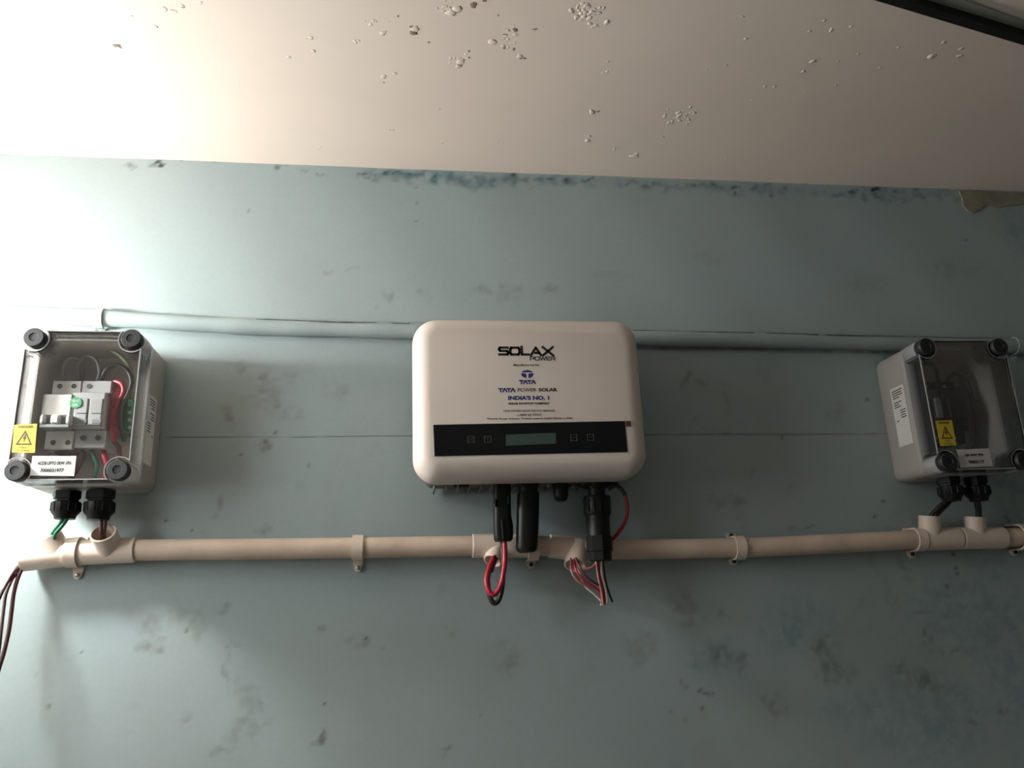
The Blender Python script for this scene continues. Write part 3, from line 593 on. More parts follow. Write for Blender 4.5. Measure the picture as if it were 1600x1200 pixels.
# wordmark drawn stroke by stroke in wide square letters
def wordmark(u0, u1, vt, vb, letters, wt, material):
    a0, b0 = FI(u0, vb); a1, _ = FI(u1, vb); _, b1 = FI(u0, vt); H_ = b1-b0; tot = sum(l[0] for l in letters)+0.12*(len(letters)-1)
    sc = (a1-a0)/tot; x = 0; gs = []
    for w, strokes in letters:
        for st_ in strokes:
            pts = [((x+p[0]*w)*sc+a0, p[1]*H_+b0) for p in st_]
            for (xa, za), (xb, zb) in zip(pts[:-1], pts[1:]):
                dx, dz = xb-xa, zb-za; l = math.hypot(dx, dz) or 1; ex, ez = dx/l*wt*.42, dz/l*wt*.42; nx, nz = -dz/l*wt/2, dx/l*wt/2
                gs.append(([TI(xa-ex+nx, za-ez+nz, ID+.0003), TI(xa-ex-nx, za-ez-nz, ID+.0003), TI(xb+ex-nx, zb+ez-nz, ID+.0003), TI(xb+ex+nx, zb+ez+nz, ID+.0003)], [[0, 1, 2, 3]]))
        x += w+0.12
    return mk('lettering', join(*gs), material, inv)
t_ = .12
LS = (1.0, [[(.95, 1-t_), (.14, 1-t_), (.06, .78), (.06, .64), (.14, .52), (.86, .50), (.94, .38), (.94, .24), (.86, t_), (.03, t_)]])
LO = (1.05, [[(.14, t_), (.06, .3), (.06, .7), (.16, 1-t_), (.84, 1-t_), (.94, .7), (.94, .3), (.84, t_), (.14, t_)]])
LL = (.85, [[(.08, 1), (.08, t_), (.95, t_)]])
LA = (1.1, [[(.02, .03), (.50, 1-t_), (.98, .03)], [(.42, .30), (.80, .30)]])
LX = (1.15, [[(.04, .97), (.96, .03)], [(.04, .03), (.96, .97)]])
wordmark(779.5, 865, 541.6, 555.6, [LS, LO, LL, LA, LX], 0.0031, 'ink')
P_ = (1.0, [[(.06, 0), (.06, .95), (.85, .95), (.95, .8), (.95, .55), (.85, .4), (.3, .4)]])
O_ = (1.05, [[(.14, .05), (.05, .3), (.05, .7), (.15, .95), (.85, .95), (.95, .7), (.95, .3), (.85, .05), (.14, .05)]])
W_ = (1.35, [[(.0, .97), (.27, .03), (.5, .9), (.73, .03), (1, .97)]])
E_ = (.9, [[(.95, .95), (.06, .95), (.06, .05), (.95, .05)], [(.06, .5), (.8, .5)]])
R_ = (1.0, [[(.06, 0), (.06, .95), (.85, .95), (.95, .8), (.95, .6), (.85, .45), (.3, .45)], [(.6, .45), (.95, .0)]])
wordmark(828, 867.5, 557.4, 563, [P_, O_, W_, E_, R_], 0.0011, 'ink')
itext('Manufactured for', 802, 843.5, 568.4, 572.2, 'inkgrey', 0.02)
# oval emblem with a split T
ea, eb = FI(823.8, 584.6); ex_, ez_ = 0.0076, 0.0052
def ell(t): return (ea+ex_*math.cos(t), eb+ez_*math.sin(t))
top = [ell(math.radians(x)) for x in range(22, 159, 8)]
top = top+[(ea-ex_*.55, eb+ez_*.42), (ea-ex_*.12, eb+ez_*.50), (ea, eb+ez_*.30), (ea+ex_*.12, eb+ez_*.50), (ea+ex_*.55, eb+ez_*.42)]
lf = [ell(math.radians(x)) for x in range(168, 258, 9)]+[(ea-ex_*.16, eb-ez_*.9), (ea-ex_*.20, eb+ez_*.12), (ea-ex_*.5, eb+ez_*.2)]
rt_ = [(2*ea-x, z) for x, z in lf]
ct = [(ea-ex_*.06, eb-ez_*.95), (ea-ex_*.05, eb+ez_*.2), (ea+ex_*.05, eb+ez_*.2), (ea+ex_*.06, eb-ez_*.95)]
mk('emblem', join(*[poly(TI, p, ID, ID+0.0003) for p in (top, lf, rt_)]), 'blue', inv, label='blue oval emblem with a split T')
def tata(u0, u1, vt, vb, wt):
    T_ = (1.0, [[(.0, .88), (1, .88)], [(.5, .88), (.5, .0)]]); A_ = (1.1, [[(.02, .02), (.46, .88), (.54, .88), (.98, .02)]])
    wordmark(u0, u1, vt, vb, [T_, A_, T_, A_], wt, 'blue')
tata(812, 836.5, 594.2, 599.6, 0.00165)
tata(779.5, 804.5, 606.8, 612.3, 0.00165)
itext('POWER', 809, 838, 606.5, 612, 'ink', 0.012)
itext('SOLAR', 841.7, 871, 606.3, 611.8, 'ink', 0.04)
itext("INDIA'S NO. 1", 794, 858.4, 618.5, 625.2, 'blue', 0.05)
itext('SOLAR ROOFTOP COMPANY', 794.6, 859, 629, 632.4, 'ink', 0.05)
itext('TATA POWER SOLAR SERVICE HELPDESK', 786, 868, 640.6, 643.8, 'inkgrey', 0.02)
itext('1800 25 77777', 812, 847, 646.8, 650.3, 'inkgrey', 0.02)
wordmark(808.5, 811.5, 647, 650.2, [(1, [[(.1, .9), (.1, .3), (.4, .05), (.95, .05)]])], 0.0005, 'inkgrey')
itext('*Source: As per Industry, Trusted research leader: Bridge to India', 760.5, 895, 652.4, 656.9, 'inkgrey', 0.02)

# ------------------------------------------------------------------ plugs below the inverter
PDp = 0.052
def vplug(name, label, cat, sections, material, depth=PDp, thick=None, parts=None, n=4, rad=0.35):
    # sections: (v, u_left, u_right); lofted rounded sections going down, built in plan
    loops = []; V, Fc = [], []; cnt = None
    for v, ul, ur in sections:
        a = at(ul, v, depth); b = at(ur, v, depth); w = (b-a).length; c = (a+b)/2
        th = w if thick is None else thick
        ol = rr(w, min(th, w*1.0) if thick is None else th, min(w, th)*rad, n)
        cnt = len(ol); V += [Vector((c.x+x, c.y+y, c.z)) for x, y in ol]
    m = len(sections)
    for k in range(m-1):
        for i in range(cnt):
            j = (i+1) % cnt; Fc.append([k*cnt+i, k*cnt+j, (k+1)*cnt+j, (k+1)*cnt+i])
    Fc.append(list(range(cnt))); Fc.append([(m-1)*cnt+i for i in range(cnt)][::-1])
    return (V, Fc)
c = at(785, 800, PDp)
t = thing('dc_plug', 'black solar plug under the inverter holding the red cable loop', 'plug', at(785, 845, PDp))
mk('body', vplug('', '', '', [(757, 770.5, 797.5), (790, 771, 798), (806, 771, 798.5), (822, 771, 801.5), (836, 771.5, 801.5), (843, 772, 800.5), (846, 774, 798)], 'black', thick=0.017), 'black', t, True)
mk('ridge', vplug('', '', '', [(812, 783, 787), (843, 785, 789)], 'black', depth=PDp+0.0088, thick=0.002), 'black', t, True)
for (ul, ur, vv) in ((772.5, 776, 786), (793, 797, 781)):
    mk('latch', vplug('', '', '', [(vv-6, ul, ur), (vv+6, ul, ur)], 'black', depth=PDp+0.0085, thick=0.003), 'black', t, True)
t = thing('monitoring_dongle', 'long black rounded dongle plugged under the middle of the inverter', 'dongle', at(824, 863, PDp))
mk('body', vplug('', '', '', [(769, 810, 841.5), (772, 808.5, 842.5), (800, 807.5, 842), (835, 806.5, 841), (855, 806, 839.5), (860, 807.5, 838.5), (863, 812, 834)], 'black', thick=0.022, rad=.45), 'black', t, True)
mk('neck', vplug('', '', '', [(756, 806, 841), (761, 806, 841), (761.5, 810.5, 839.5), (771, 810.5, 839.5)], 'black', thick=0.020, rad=.45), 'black', t, True)
t = thing('cable_gland', 'short black capped gland under the inverter beside the dongle', 'gland', at(875, 785, PDp))
pt = at(875.5, 756, PDp)
mk('nut', lathe(pt, (0, 0, -1), [(0, .0105), (.006, .0105), (.006, .0092)], 6), 'black', t)
mk('cap', lathe(pt, (0, 0, -1), [(.005, .0092), (.007, .0098), (.016, .0094), (.020, .0082), (.0225, .005)], 20), 'black', t, True)
t = thing('ac_plug', 'large stepped black power plug at the right under the inverter', 'plug', at(935, 878, PDp))
px_ = [(756, 18.5), (763, 18), (763.5, 14), (775, 14), (776, 21.5), (779, 22.5), (803, 22), (806, 20.5), (806.5, 19), (835, 18.5), (838, 18.5)]
ptop = at(931.5, 756, PDp); pbot = at(935.5, 838, PDp); kx = 1/1262.0
def dv(v): return (v-756)*(ptop-pbot).length/82.0
mk('body', lathe(ptop, pbot-ptop, [(dv(v), r*kx) for v, r in px_], 20), 'black', t, True)
p2 = at(935.7, 838, PDp)
mk('collar', lathe(p2, (0.02, 0, -1), [(0, .0168), (.0185, .0168), (.019, .0150), (.030, .0146), (.031, .013)], 8), 'black', t)
for k in range(5):
    an = -2.4+k*.45; dd = Vector((math.cos(an), math.sin(an), 0)); cc = at(932, 791, PDp)
    mk('grip_rib', lathe(cc+dd*.0172+Vector((0, 0, .008)), (0, 0, -1), [(0, .0012), (.016, .0012)], 6), 'black', t)
mk('locking_tab', vplug('', '', '', [(755, 904, 958), (759, 904, 958), (762, 912, 950)], 'black', thick=0.024), 'black', t, True)
mk_t = mk('plug_cover', lathe(at(722, 757, 0.045), (0, 0, -1), [(0, .011), (.0035, .011), (.005, .008)], 16), 'black', inv, True, 'flat black plug cover')
for u in (856, 895.5):
    mk('screw', lathe(at(u, 757, 0.05), (0, 0, -1), [(0, .0022), (.003, .0022), (.004, .0012)], 8), 'steel', inv, True)

# cables around the inverter
r_ = 0.0031
cable([(788, 838, .054), (789, 870, .056), (787, 892, .060), (782, 915, .062), (772, 929, .063), (763, 922, .062), (760, 905, .059), (764, 888, .053), (770, 874, .045), (776, 862, .030)], r_, 'w_red', 'bright red cable looping from the solar plug into the conduit')
cable([(784, 838, .048), (786, 880, .047), (785, 915, .048), (779, 938, .050), (771, 942, .050), (765, 930, .050), (762, 905, .049), (766, 886, .047), (772, 872, .043), (777, 862, .030)], r_, 'w_black', 'black cable looping lowest below the solar plug')
cable([(767, 893, .050), (770, 884, .047), (775, 872, .041)], 0.003, 'w_dred', 'dark red cable inside the mouth of the tee below the inverter')
e1 = cable([(950, 756, .052), (962, 758, .054), (972, 766, .055), (977, 775, .055)], 0.0026, 'w_black', 'black earth cable sleeve at the right under the inverter')
cable([(977, 775, .055), (980.5, 792, .054), (978, 812, .050), (968, 830, .046), (957, 843, .040), (945, 855, .036)], 0.0024, 'w_red', 'red earth cable arching right of the power plug')
bund = [('w_pink', 'pink', [(892, 872, .045), (893, 892, .055), (903, 908, .058), (918, 916, .058), (934, 922, .057), (942, 934, .056), (943, 944, .055)]),
        ('w_red', 'red', [(897, 872, .046), (899, 888, .056), (909, 904, .060), (925, 915, .060), (938, 926, .058), (941, 938, .057)]),
        ('w_white', 'white', [(902, 874, .046), (906, 895, .054), (914, 915, .055), (928, 928, .055), (940, 940, .055), (939, 946, .055)]),
        ('w_dred', 'dark red', [(900, 872, .048), (905, 884, .058), (914, 899, .061), (928, 910, .061), (940, 916, .060)]),
        ('w_black', 'black', [(906, 900, .050), (918, 920, .051), (932, 932, .051), (941, 940, .051)]),
        ]
for m_, nm, pts in bund:
    cable(pts, 0.0014, m_, f'thin {nm} wire dropping from the tee mouth left of the power plug', None, 'wire')
cable([(900, 874, .050), (906, 886, .058), (916, 889, .060), (926, 886, .060), (934, 876, .056)], 0.0015, 'w_pink', 'thin pink wire bridging straight from tee mouth to power plug', None, 'wire')
bund2 = [('w_red', 'thin bright red wire hanging from the power plug', [(934, 874, .056), (937, 900, .058), (943, 920, .058), (945, 944, .057)]),
         ('w_white', 'thin white wire hanging from the power plug', [(940, 874, .055), (940, 895, .059), (946, 920, .059), (949, 938, .058), (948, 945, .057)]),
         ('w_dred', 'thin dark red wire hanging from the power plug', [(932, 874, .053), (933, 898, .055), (938, 918, .056), (941, 944, .056)]),
         ('w_black', 'thin black wire hanging rightmost from the power plug', [(942, 874, .050), (945, 900, .050), (950, 922, .050), (957, 941, .050)]),
         ('w_pink', 'thin pink wire hanging leftmost from the power plug', [(931, 874, .058), (933, 890, .060), (936, 908, .061), (940, 925, .060), (943, 946, .059)])]
for m_, lab, pts in bund2: cable(pts, 0.0014, m_, lab, None, 'wire')

# ------------------------------------------------------------------ clear-lidded boxes
BW, BH, KW, KH = 0.1327, 0.1807, 0.1088, 0.1583
D_BASE, D_FL, D_LID = 0.066, 0.072, 0.1045
def notched(w, h, R, kw=KW, kh=KH, n=10):
    o = []
    for sx, sz, seq in ((1, 1, 0), (-1, 1, 1), (-1, -1, 2), (1, -1, 3)):
        kx_, kz_ = kw/2, kh/2; dx, dz = w/2-kx_, h/2-kz_
        a0 = -math.acos(dx/R); a1 = -2*math.pi+math.pi-math.asin(dz/R)
        arc = [(kx_+R*math.cos(a0+(a1-a0)*k/n), kz_+R*math.sin(a0+(a1-a0)*k/n)) for k in range(n+1)]
        # arc runs from the right side to the top side in the first quadrant
        arc = [(sx*x, sz*z) for x, z in arc]
        if seq in (1, 3): arc = arc[::-1]
        o += arc
    return o
def cubeframe(T, w, h, r, wi, hi, ri, d0, d1):     # ring
    A, B = rr(w, h, r), rr(wi, hi, ri); return loft(T, [(B, d0), (A, d0), (A, d1), (B, d1), (B, d0)], False, False)
def make_box(name, label, cx, cz, roll, side):
    T = frame(cx, cz, roll)
    t = thing(name, label, 'enclosure', T(0, -BH/2, 0), 'clear-lidded junction boxes on the wall')
    mk('base', rprism(T, 0, 0, BW, BH, 0.012, [(0.0035, 0.0035), (D_BASE, 0.0025), (D_BASE, 0.0), (0.006, 0.0), (0.0, 0.003)], 8), 'box', t, True)
    outer = lambda d: (notched(BW-0.001, BH-0.001, 0.0150), d)
    inner = lambda d: (notched(BW-0.006, BH-0.006, 0.0170), d)
    lid = mk('lid', loft(T, [inner(D_LID-0.0025), (notched(BW-0.0045, BH-0.0045, 0.0165), D_LID-0.0008), (notched(BW-0.0048, BH-0.0048, 0.0166), D_LID)]), 'clear', t, label='clear plastic lid')
    mk('lid_wall', loft(T, [inner(D_LID-0.0028), inner(D_FL), outer(D_FL), outer(D_LID-0.0012), inner(D_LID-0.0012)], False, False), 'clear_wall', lid)
    mk('lid_edge_highlight', loft(T, [(notched(BW-0.0042, BH-0.0042, 0.0163), D_LID-0.001), outer(D_LID-0.0011), (notched(BW-0.0016, BH-0.0016, 0.0152), D_LID-0.0001), (notched(BW-0.0042, BH-0.0042, 0.0163), D_LID)], False, False), 'edge_highlight', lid, True)  # thin strip that carries the painted edge highlight
    mk('rim', cubeframe(T, BW+0.002, BH+0.002, 0.013, BW-0.006, BH-0.006, 0.010, D_BASE+0.0003, D_FL), 'clear_thick', lid, True)
    for sx in (-1, 1):
        for sz in (-1, 1):
            k = T(sx*KW/2, sz*KH/2, 0)
            mk('turret', lathe((k.x, -D_FL, k.z), (0, -1, 0), [(0, .0128), (.020, .0125), (.0235, .0118)], 20), 'clear_thick', lid, True)
            mk('knob', lathe((k.x, -D_FL-0.0235, k.z), (0, -1, 0), [(0, .0095), (.002, .0118), (.0125, .0118), (.0138, .0108), (.0138, .0052), (.0128, .0046)], 22), 'knob', t, True, 'black plastic lid screw knob')
    return t, T, lid
def danger(T, c4, d, par, s):
    st = mk('danger_sticker', poly(T, c4, d, d+0.0003), 'yellow', par, label='yellow high voltage warning sticker')
    a0 = sum(p[0] for p in c4)/4; b0 = sum(p[1] for p in c4)/4
    w = max(p[0] for p in c4)-min(p[0] for p in c4); h = max(p[1] for p in c4)-min(p[1] for p in c4)
    w *= .93; e = d+0.0005
    def rot(p): return p
    text('DANGER', T, a0-w*.34, a0+w*.34, b0+h*.36, b0+h*.44, e, 'ink', st, 0.035)
    text('HIGH', T, a0-w*.17, a0+w*.17, b0-h*.34, b0-h*.28, e, 'ink', st, 0.0)
    text('VOLTAGE', T, a0-w*.30, a0+w*.30, b0-h*.45, b0-h*.38, e, 'ink', st, 0.0)
    tri = [(a0-w*.36, b0-h*.22), (a0+w*.36, b0-h*.22), (a0, b0+h*.28)]; k = .76
    cxt = a0; czt = sum(p[1] for p in tri)/3
    tin = [(cxt+(x-cxt)*k, czt+(z-czt)*k) for x, z in tri]
    V = [T(*p, e) for p in tri]+[T(*p, e) for p in tin]
    bolt = [(a0+w*.03, b0+h*.14), (a0-w*.09, b0-h*.02), (a0-w*.005, b0-h*.01), (a0-w*.05, b0-h*.16), (a0+w*.09, b0+h*.04), (a0+w*.01, b0+h*.03), (a0+w*.07, b0+h*.14)]
    g = (V, [[0, 1, 4, 3], [1, 2, 5, 4], [2, 0, 3, 5]])
    mk('warning_triangle', join(g, ([T(*p, e) for p in bolt], [list(range(len(bolt)))])), 'ink', st)
def label2(T, c4, d, par, l1, l2, f1, f2):
    st = mk('name_label', poly(T, c4, d, d+0.0003), 'paper', par, label='white printed name label')
    a0 = min(p[0] for p in c4); a1 = max(p[0] for p in c4); b0 = min(p[1] for p in c4); b1 = max(p[1] for p in c4)
    w, h = a1-a0, b1-b0; e = d+0.0005
    text(l1, T, a0+w*f1[0], a0+w*f1[1], b0+h*.56, b0+h*.73, e, 'ink', st, 0.035)
    text(l2, T, a0+w*f2[0], a0+w*f2[1], b0+h*.20, b0+h*.38, e, 'ink', st, 0.035)
def gland(u, v, d, label, k=1.0, group=None):
    p = at(u, v, d); t = thing('cable_gland', label, 'gland', p-Vector((0, 0, .034*k)), group)
    mk('flange', lathe(p, (0, 0, -1), [(0, .0160*k), (.009*k, .0160*k), (.0095*k, .0135*k), (.014*k, .0135*k)], 6), 'black', t)
    mk('cap', lathe(p, (0, 0, -1), [(.0125*k, .0150*k), (.0135*k, .0162*k), (.025*k, .0158*k), (.029*k, .0125*k), (.033*k, .0115*k), (.0335*k, .006*k)], 24), 'black', t, True)
    for i in range(12):
        an = 2*math.pi*i/12; q_ = p+Vector((math.cos(an)*.0158*k, math.sin(an)*.0158*k, -.0140*k))
        mk('rib', lathe(q_, (0, 0, -1), [(0, .0012), (.010*k, .0012)], 6), 'black', t)
    return t

# left box
tL, TL, lidL = make_box('breaker_box', 'brightly lit grey box with clear lid over pale breakers', -0.3799, 0.2538, -0.0026, 1)
def FL_(u, v, d): return TL.inv(at(u, v, d))
e = D_LID
danger(TL, [FL_(22.5, 664, e), FL_(18.5, 707, e), FL_(54.5, 707.5, e), FL_(58, 662, e)], e, lidL, 1)
label2(TL, [FL_(51, 712.5, e), FL_(46.5, 743, e), FL_(116, 744, e), FL_(119.5, 712.5, e)], e, lidL, 'ACDB UPTO 5KW 1PH', '7000031977', (.14, .89), (.22, .75))
mk('din_rail', bx(TL, -0.058, 0.052, -0.012, 0.023, 0.003, 0.010), 'steel', tL)
# the two devices on the rail
def px_box(T, inv_, u0, u1, v0, v1, d0, d1, bev=0.0008):
    a0, b1 = inv_(u0, v0, d1); a1, _ = inv_(u1, v0, d1); _, b0 = inv_(u0, v1, d1)
    return bx(T, a0, a1, b0, b1, d0, d1, bev)
mcb = thing('circuit_breaker', 'pale two-pole circuit breaker with white toggles inside the left box', 'circuit breaker', at(90, 702, .01))
mk('body', px_box(TL, FL_, 68, 113, 616, 668, .010, .060), 'mcb', mcb)
mk('terminal_block', px_box(TL, FL_, 83, 128, 595, 617, .010, .048), 'mcb', mcb)
mk('terminal_block', px_box(TL, FL_, 72, 116, 673, 702, .010, .048), 'mcb', mcb)
mk('toggle_slot', px_box(TL, FL_, 64, 110, 648, 663, .050, .0612), 'dark', mcb)
for u in (62, 79, 103): mk('toggle', px_box(TL, FL_, u, u+(8 if u != 79 else 14), 647, 662, .055, .068, .002), 'mcb', mcb)
mk('toggle_bar', px_box(TL, FL_, 62, 108, 662.5, 668, .055, .066), 'mid', mcb)
for u, v in ((93.5, 603.5), (115.5, 603.5), (83, 691.5), (106, 691.5)):
    a, b = FL_(u, v, .048); mk('terminal_screw', disc(TL, a, b, .0031, .044, .0484, 14), 'dark', mcb)
spd = thing('surge_arrester', 'grey two-pole surge arrester right of the breaker in the left box', 'surge arrester', at(140, 700, .01))
mk('body', px_box(TL, FL_, 114, 165, 613, 668, .010, .058), 'spd', spd)
mk('terminal_block', px_box(TL, FL_, 129, 175, 595, 614, .010, .047), 'spd', spd)
mk('terminal_block', px_box(TL, FL_, 118, 166, 672, 700, .010, .046), 'spd', spd)
for u in (118, 141):
    mk('cartridge', px_box(TL, FL_, u, u+20, 622, 664, .055, .0605), 'spd', spd)
    mk('status_window', px_box(TL, FL_, u+2, u+18, 655, 662, .058, .0612), 'mid', spd)
    mk('print_line', px_box(TL, FL_, u+2, u+17, 645, 646.5, .058, .0608, .0001), 'dark', spd)
for u, v in ((139.5, 603.5), (129.5, 684), (153, 684)):
    a, b = FL_(u, v, .047); mk('terminal_screw', disc(TL, a, b, .0031, .043, .0476, 14), 'dark', spd)
a, b = FL_(118.5, 629.5, .0608)
qs = mk('round_sticker', disc(TL, a, b, .0070, .058, .0614, 24), 'green_st', spd, label='round green test sticker')
text('Q.C', TL, a-.0040, a+.0040, b+.0008, b+.0038, .0616, 'white_ink', qs, .01); text('OK', TL, a-.0032, a+.0032, b-.0042, b-.0010, .0616, 'white_ink', qs, .01)
neu = thing('neutral_block', 'red terminal block at the right inside the left box', 'terminal block', at(183, 672, .012))
mk('body', px_box(TL, FL_, 172, 186, 600, 672, .004, .040, .002), 'pink_pl', neu)
for k in range(4):
    a, b = FL_(179, 622+k*14, .040); mk('terminal_screw', disc(TL, a, b, .0022, .038, .0405, 10), 'w_dred', neu)
ear = thing('earth_block', 'green terminal block beside the red one inside the left box', 'terminal block', at(200, 672, .012))
mk('body', px_box(TL, FL_, 196, 209, 622, 676, .004, .036, .002), 'w_green', ear)
for k in range(4):
    a, b = FL_(202.5, 632+k*12, .036); mk('terminal_screw', disc(TL, a, b, .0022, .034, .0366, 10), 'spd', ear)
inner = [('w_grey', 'grey wire arching out of the breaker top in the left box', [(100, 600, .030), (98, 580, .034), (108, 562, .034), (122, 562, .033), (128, 580, .032), (126, 600, .030)], .0026),
         ('w_grey', 'second grey wire arching behind the breaker top in the left box', [(128, 600, .028), (122, 575, .040), (133, 556, .038), (150, 562, .036), (156, 582, .034), (150, 600, .030)], .0024),
         ('w_olive', 'green-yellow wire sweeping under the lid top in the left box', [(124, 541, .030), (150, 541, .034), (175, 548, .036), (194, 562, .038), (206, 585, .038), (207, 622, .030)], .0024),
         ('w_black', 'black wire curling over the terminal blocks in the left box', [(156, 600, .030), (166, 578, .038), (182, 571, .040), (198, 578, .042), (206, 596, .044), (200, 616, .046), (190, 636, .047), (188, 660, .046), (194, 690, .040)], .0028),
         ('w_red', 'red wire along the terminal blocks in the left box', [(180, 596, .042), (190, 600, .046), (193, 612, .046), (184, 632, .046), (176, 660, .044), (178, 690, .038)], .0028),
         ('w_dred', 'dark red wire behind the lower right knob in the left box', [(178, 690, .036), (186, 700, .036), (184, 722, .034), (168, 745, .032)], .0026),
         ('w_green', 'green wire below the surge arrester in the left box', [(140, 700, .030), (146, 712, .036), (152, 728, .036), (146, 748, .032)], .0026),
         ('w_red', 'red wire below the surge arrester in the left box', [(160, 700, .030), (163, 712, .036), (168, 730, .036), (164, 748, .032)], .0032),
         ('w_brown', 'brown wires bundled below the breaker in the left box', [(84, 700, .030), (96, 708, .036), (118, 706, .038), (128, 712, .036), (110, 748, .03)], .0040)]
for m_, lab, pts, r in inner: cable(pts, r, m_, lab, None, 'wire')
mk('ferrule', lathe(at(114, 541, .030), at(124, 541, .030)-at(114, 541, .030), [(0, .004), (.010, .004)], 12), 'w_blue', bpy.data.objects['wire.002'] if False else tL, True, 'blue blanking plug')
def side_label(T, sgn, parent, b0, b1, d0, d1):
    a = sgn*(BW/2+0.0002)
    S = lambda p, z, o: T(a+sgn*o, z, p)              # p: distance from wall
    st = mk('side_label', loft(S, [(rr_shift(d0, d1, b0, b1), 0), (rr_shift(d0, d1, b0, b1), .0003)]), 'side_paper', parent, label='white printed label on the side of the box')
    h = b1-b0; w = d1-d0
    gs = []
    for k, (x0, x1, y) in enumerate([(.12, .88, .93), (.12, .8, .89), (.12, .85, .85), (.12, .6, .81), (.12, .7, .73), (.12, .5, .69), (.12, .62, .65), (.5, .9, .58), (.5, .9, .54), (.5, .85, .50), (.5, .9, .46), (.12, .3, .42)]):
        z = b0+h*y; gs.append(([S(d0+w*x0, z, .0005), S(d0+w*x1, z, .0005), S(d0+w*x1, z+h*.018, .0005), S(d0+w*x0, z+h*.018, .0005)], [[0, 1, 2, 3]]))
    mk('print_lines', join(*gs), 'inkgrey', st)
def rr_shift(x0, x1, z0_, z1_): return [(x0, z0_), (x1, z0_), (x1, z1_), (x0, z1_)]
side_label(TL, 1, tL, -0.062, 0.024, 0.030, 0.062)
gl1 = gland(106, 768, .040, 'black cable gland with green wires under the left box', 1.0, 'glands under the left box')
gl2 = gland(158, 767, .040, 'black cable gland with dark red wires under the left box', 1.06, 'glands under the left box')
cable([(103, 795, .040), (101, 808, .040), (92, 820, .039), (82, 834, .036), (80, 848, .030)], .0023, 'w_green', 'green wire from the left gland into the conduit end tee', None, 'wire')
cable([(106, 795, .038), (104, 808, .037), (97, 822, .036), (88, 836, .034), (84, 850, .028)], .0018, 'w_white', 'whitish wire beside the green one from the left gland', None, 'wire')
cable([(108, 795, .042), (105, 810, .043), (97, 822, .043), (87, 834, .040), (84, 848, .032)], .0022, 'w_green', 'second green wire in front from the left gland', None, 'wire')
cable([(157, 795, .040), (158, 815, .042), (158, 832, .042), (160, 850, .034)], .0023, 'w_dred', 'dark red wire from the left box into the open tee', None, 'wire')
cable([(163, 795, .040), (164, 815, .041), (163, 832, .040), (163, 850, .032)], .0023, 'w_brown', 'brown wire beside the dark red one above the open tee', None, 'wire')
# wires leaving the open conduit end
cable([(60, 872, CD), (38, 878, CD), (24, 890, .030), (10, 912, .040), (0, 932, .046), (-14, 970, .050), (-22, 1040, .052)], .0021, 'w_brown', 'brown wire leaving the conduit end farthest left', None, 'wire')
cable([(60, 873, CD), (40, 881, CD), (30, 898, .028), (22, 925, .034), (18, 955, .038), (14, 985, .040), (6, 1020, .042), (-2, 1046, .044), (-14, 1090, .046)], .0023, 'w_dred', 'dark red wire hanging longest from the conduit end', None, 'wire')
cable([(60, 871, CD), (36, 880, CD), (22, 900, .026), (10, 926, .030), (6, 950, .032), (2, 985, .034), (-3, 1030, .035)], .0018, 'w_brown', 'thin brown wire hanging between the two others at the conduit end', None, 'wire')
cable([(26, 897, .029), (20, 903, .032), (15, 909, .035)], .0019, 'w_red', 'short red wire end near the open conduit end', None, 'wire')

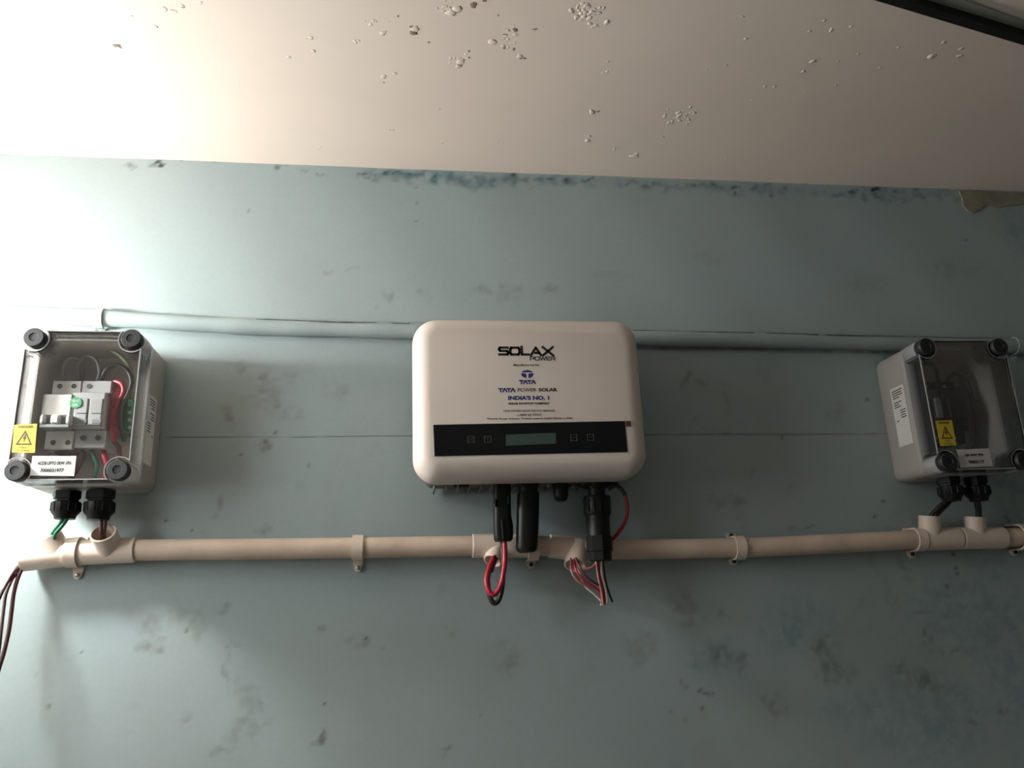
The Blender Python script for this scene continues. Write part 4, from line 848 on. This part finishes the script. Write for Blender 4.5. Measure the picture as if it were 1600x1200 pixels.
# right box
tR, TR, lidR = make_box('fuse_box', 'shadowed grey box with clear lid over dark fuse holders', 0.7562, 0.2537, 0.0062, -1)
def FR_(u, v, d): return TR.inv(at(u, v, d))
danger(TR, [FR_(1461.5, 657.5, e), FR_(1469.5, 697, e), FR_(1494.5, 696, e), FR_(1487, 656.5, e)], e, lidR, 1)
label2(TR, [FR_(1494.5, 702.5, e), FR_(1500.5, 731, e), FR_(1551, 728.5, e), FR_(1545.5, 700.5, e)], e, lidR, 'AJB 600V SPD', '7000031177', (.20, .78), (.28, .76))
side_label(TR, -1, tR, -0.044, 0.040, 0.028, 0.060)
mk('din_rail', bx(TR, -0.056, 0.056, -0.014, 0.021, 0.003, 0.010), 'steel', tR)
for k, (a0, a1, mm, lab) in enumerate([(-.046, -.029, 'dark', 'leftmost dark fuse holder in the right box'), (-.028, -.011, 'dark', 'second dark fuse holder from the left in the right box'), (-.008, .026, 'black', 'wide black surge arrester in the right box')]):
    fh = thing('fuse_holder' if k < 2 else 'surge_arrester', lab, 'fuse holder' if k < 2 else 'surge arrester', TR(a0, -.045, .01))
    mk('body', bx(TR, a0, a1, -.026, .034, .010, .056, .0015), mm, fh)
    mk('terminal_block', bx(TR, a0+.0003, a1-.0003, .033, .048, .010, .042), mm, fh); mk('terminal_block', bx(TR, a0+.0003, a1-.0003, -.042, -.025, .010, .042), mm, fh)
    mk('handle', bx(TR, a0+.003, a1-.003, -.010, .020, .055, .062, .002), 'mid' if k < 2 else 'black', fh)
    for bz in (.041, -.034): mk('terminal_screw', disc(TR, (a0+a1)/2, bz, .0028, .040, .0424, 12), 'steel', fh)
tb = thing('terminal_block', 'grey terminal block against the left side of the right box', 'terminal block', TR(-.054, -.045, .01))
mk('body', bx(TR, -.060, -.050, -.045, .012, .004, .048, .001), 'spd', tb)
for k in range(4): mk('terminal_screw', disc(TR, -.055, -.038+k*.013, .0026, .046, .0486, 10), 'steel', tb)
for lab, m_, pts in [('black wire looping above the fuse holders in the right box', 'w_black', [(-.038, .044, .03), (-.036, .062, .04), (-.020, .074, .045), (-.002, .068, .045), (.006, .046, .035)]),
                     ('second black wire curving down the right of the right box', 'w_black', [(.018, .044, .03), (.028, .060, .04), (.044, .050, .042), (.048, .010, .042), (.044, -.040, .040), (.010, -.075, .036)]),
                     ('black wire dropping from the fuse holders in the right box', 'w_black', [(-.037, -.036, .036), (-.036, -.052, .044), (-.024, -.066, .042), (-.016, -.082, .036)]),
                     ('green wire low in the right box', 'w_green', [(.010, -.036, .036), (.014, -.052, .044), (.010, -.068, .042), (.006, -.082, .036)])]:
    tag(mk('wire', tube([TR(*p) for p in pts], .003, 10), m_, None, True), lab, 'cable')
gland(1481, 746, .040, 'left black cable gland under the right box', 1.0, 'glands under the right box')
gland(1523, 746, .040, 'right black cable gland under the right box', 1.0, 'glands under the right box')
cable([(1482, 770, .040), (1478, 782, .040), (1466, 794, .036), (1455, 806, .030), (1452, 822, .026)], .0030, 'w_black', 'black cable bending from the right box into the left tee', None, 'cable')
cable([(1487, 770, .038), (1484, 784, .037), (1474, 795, .034), (1464, 806, .030), (1456, 822, .026)], .0024, 'w_black', 'thin black cable beside the bent one under the right box', None, 'cable')
cable([(1525, 770, .040), (1527, 785, .038), (1529, 800, .032), (1528, 822, .026)], .0042, 'w_black', 'straight black cable from the right box into the right tee', None, 'cable')
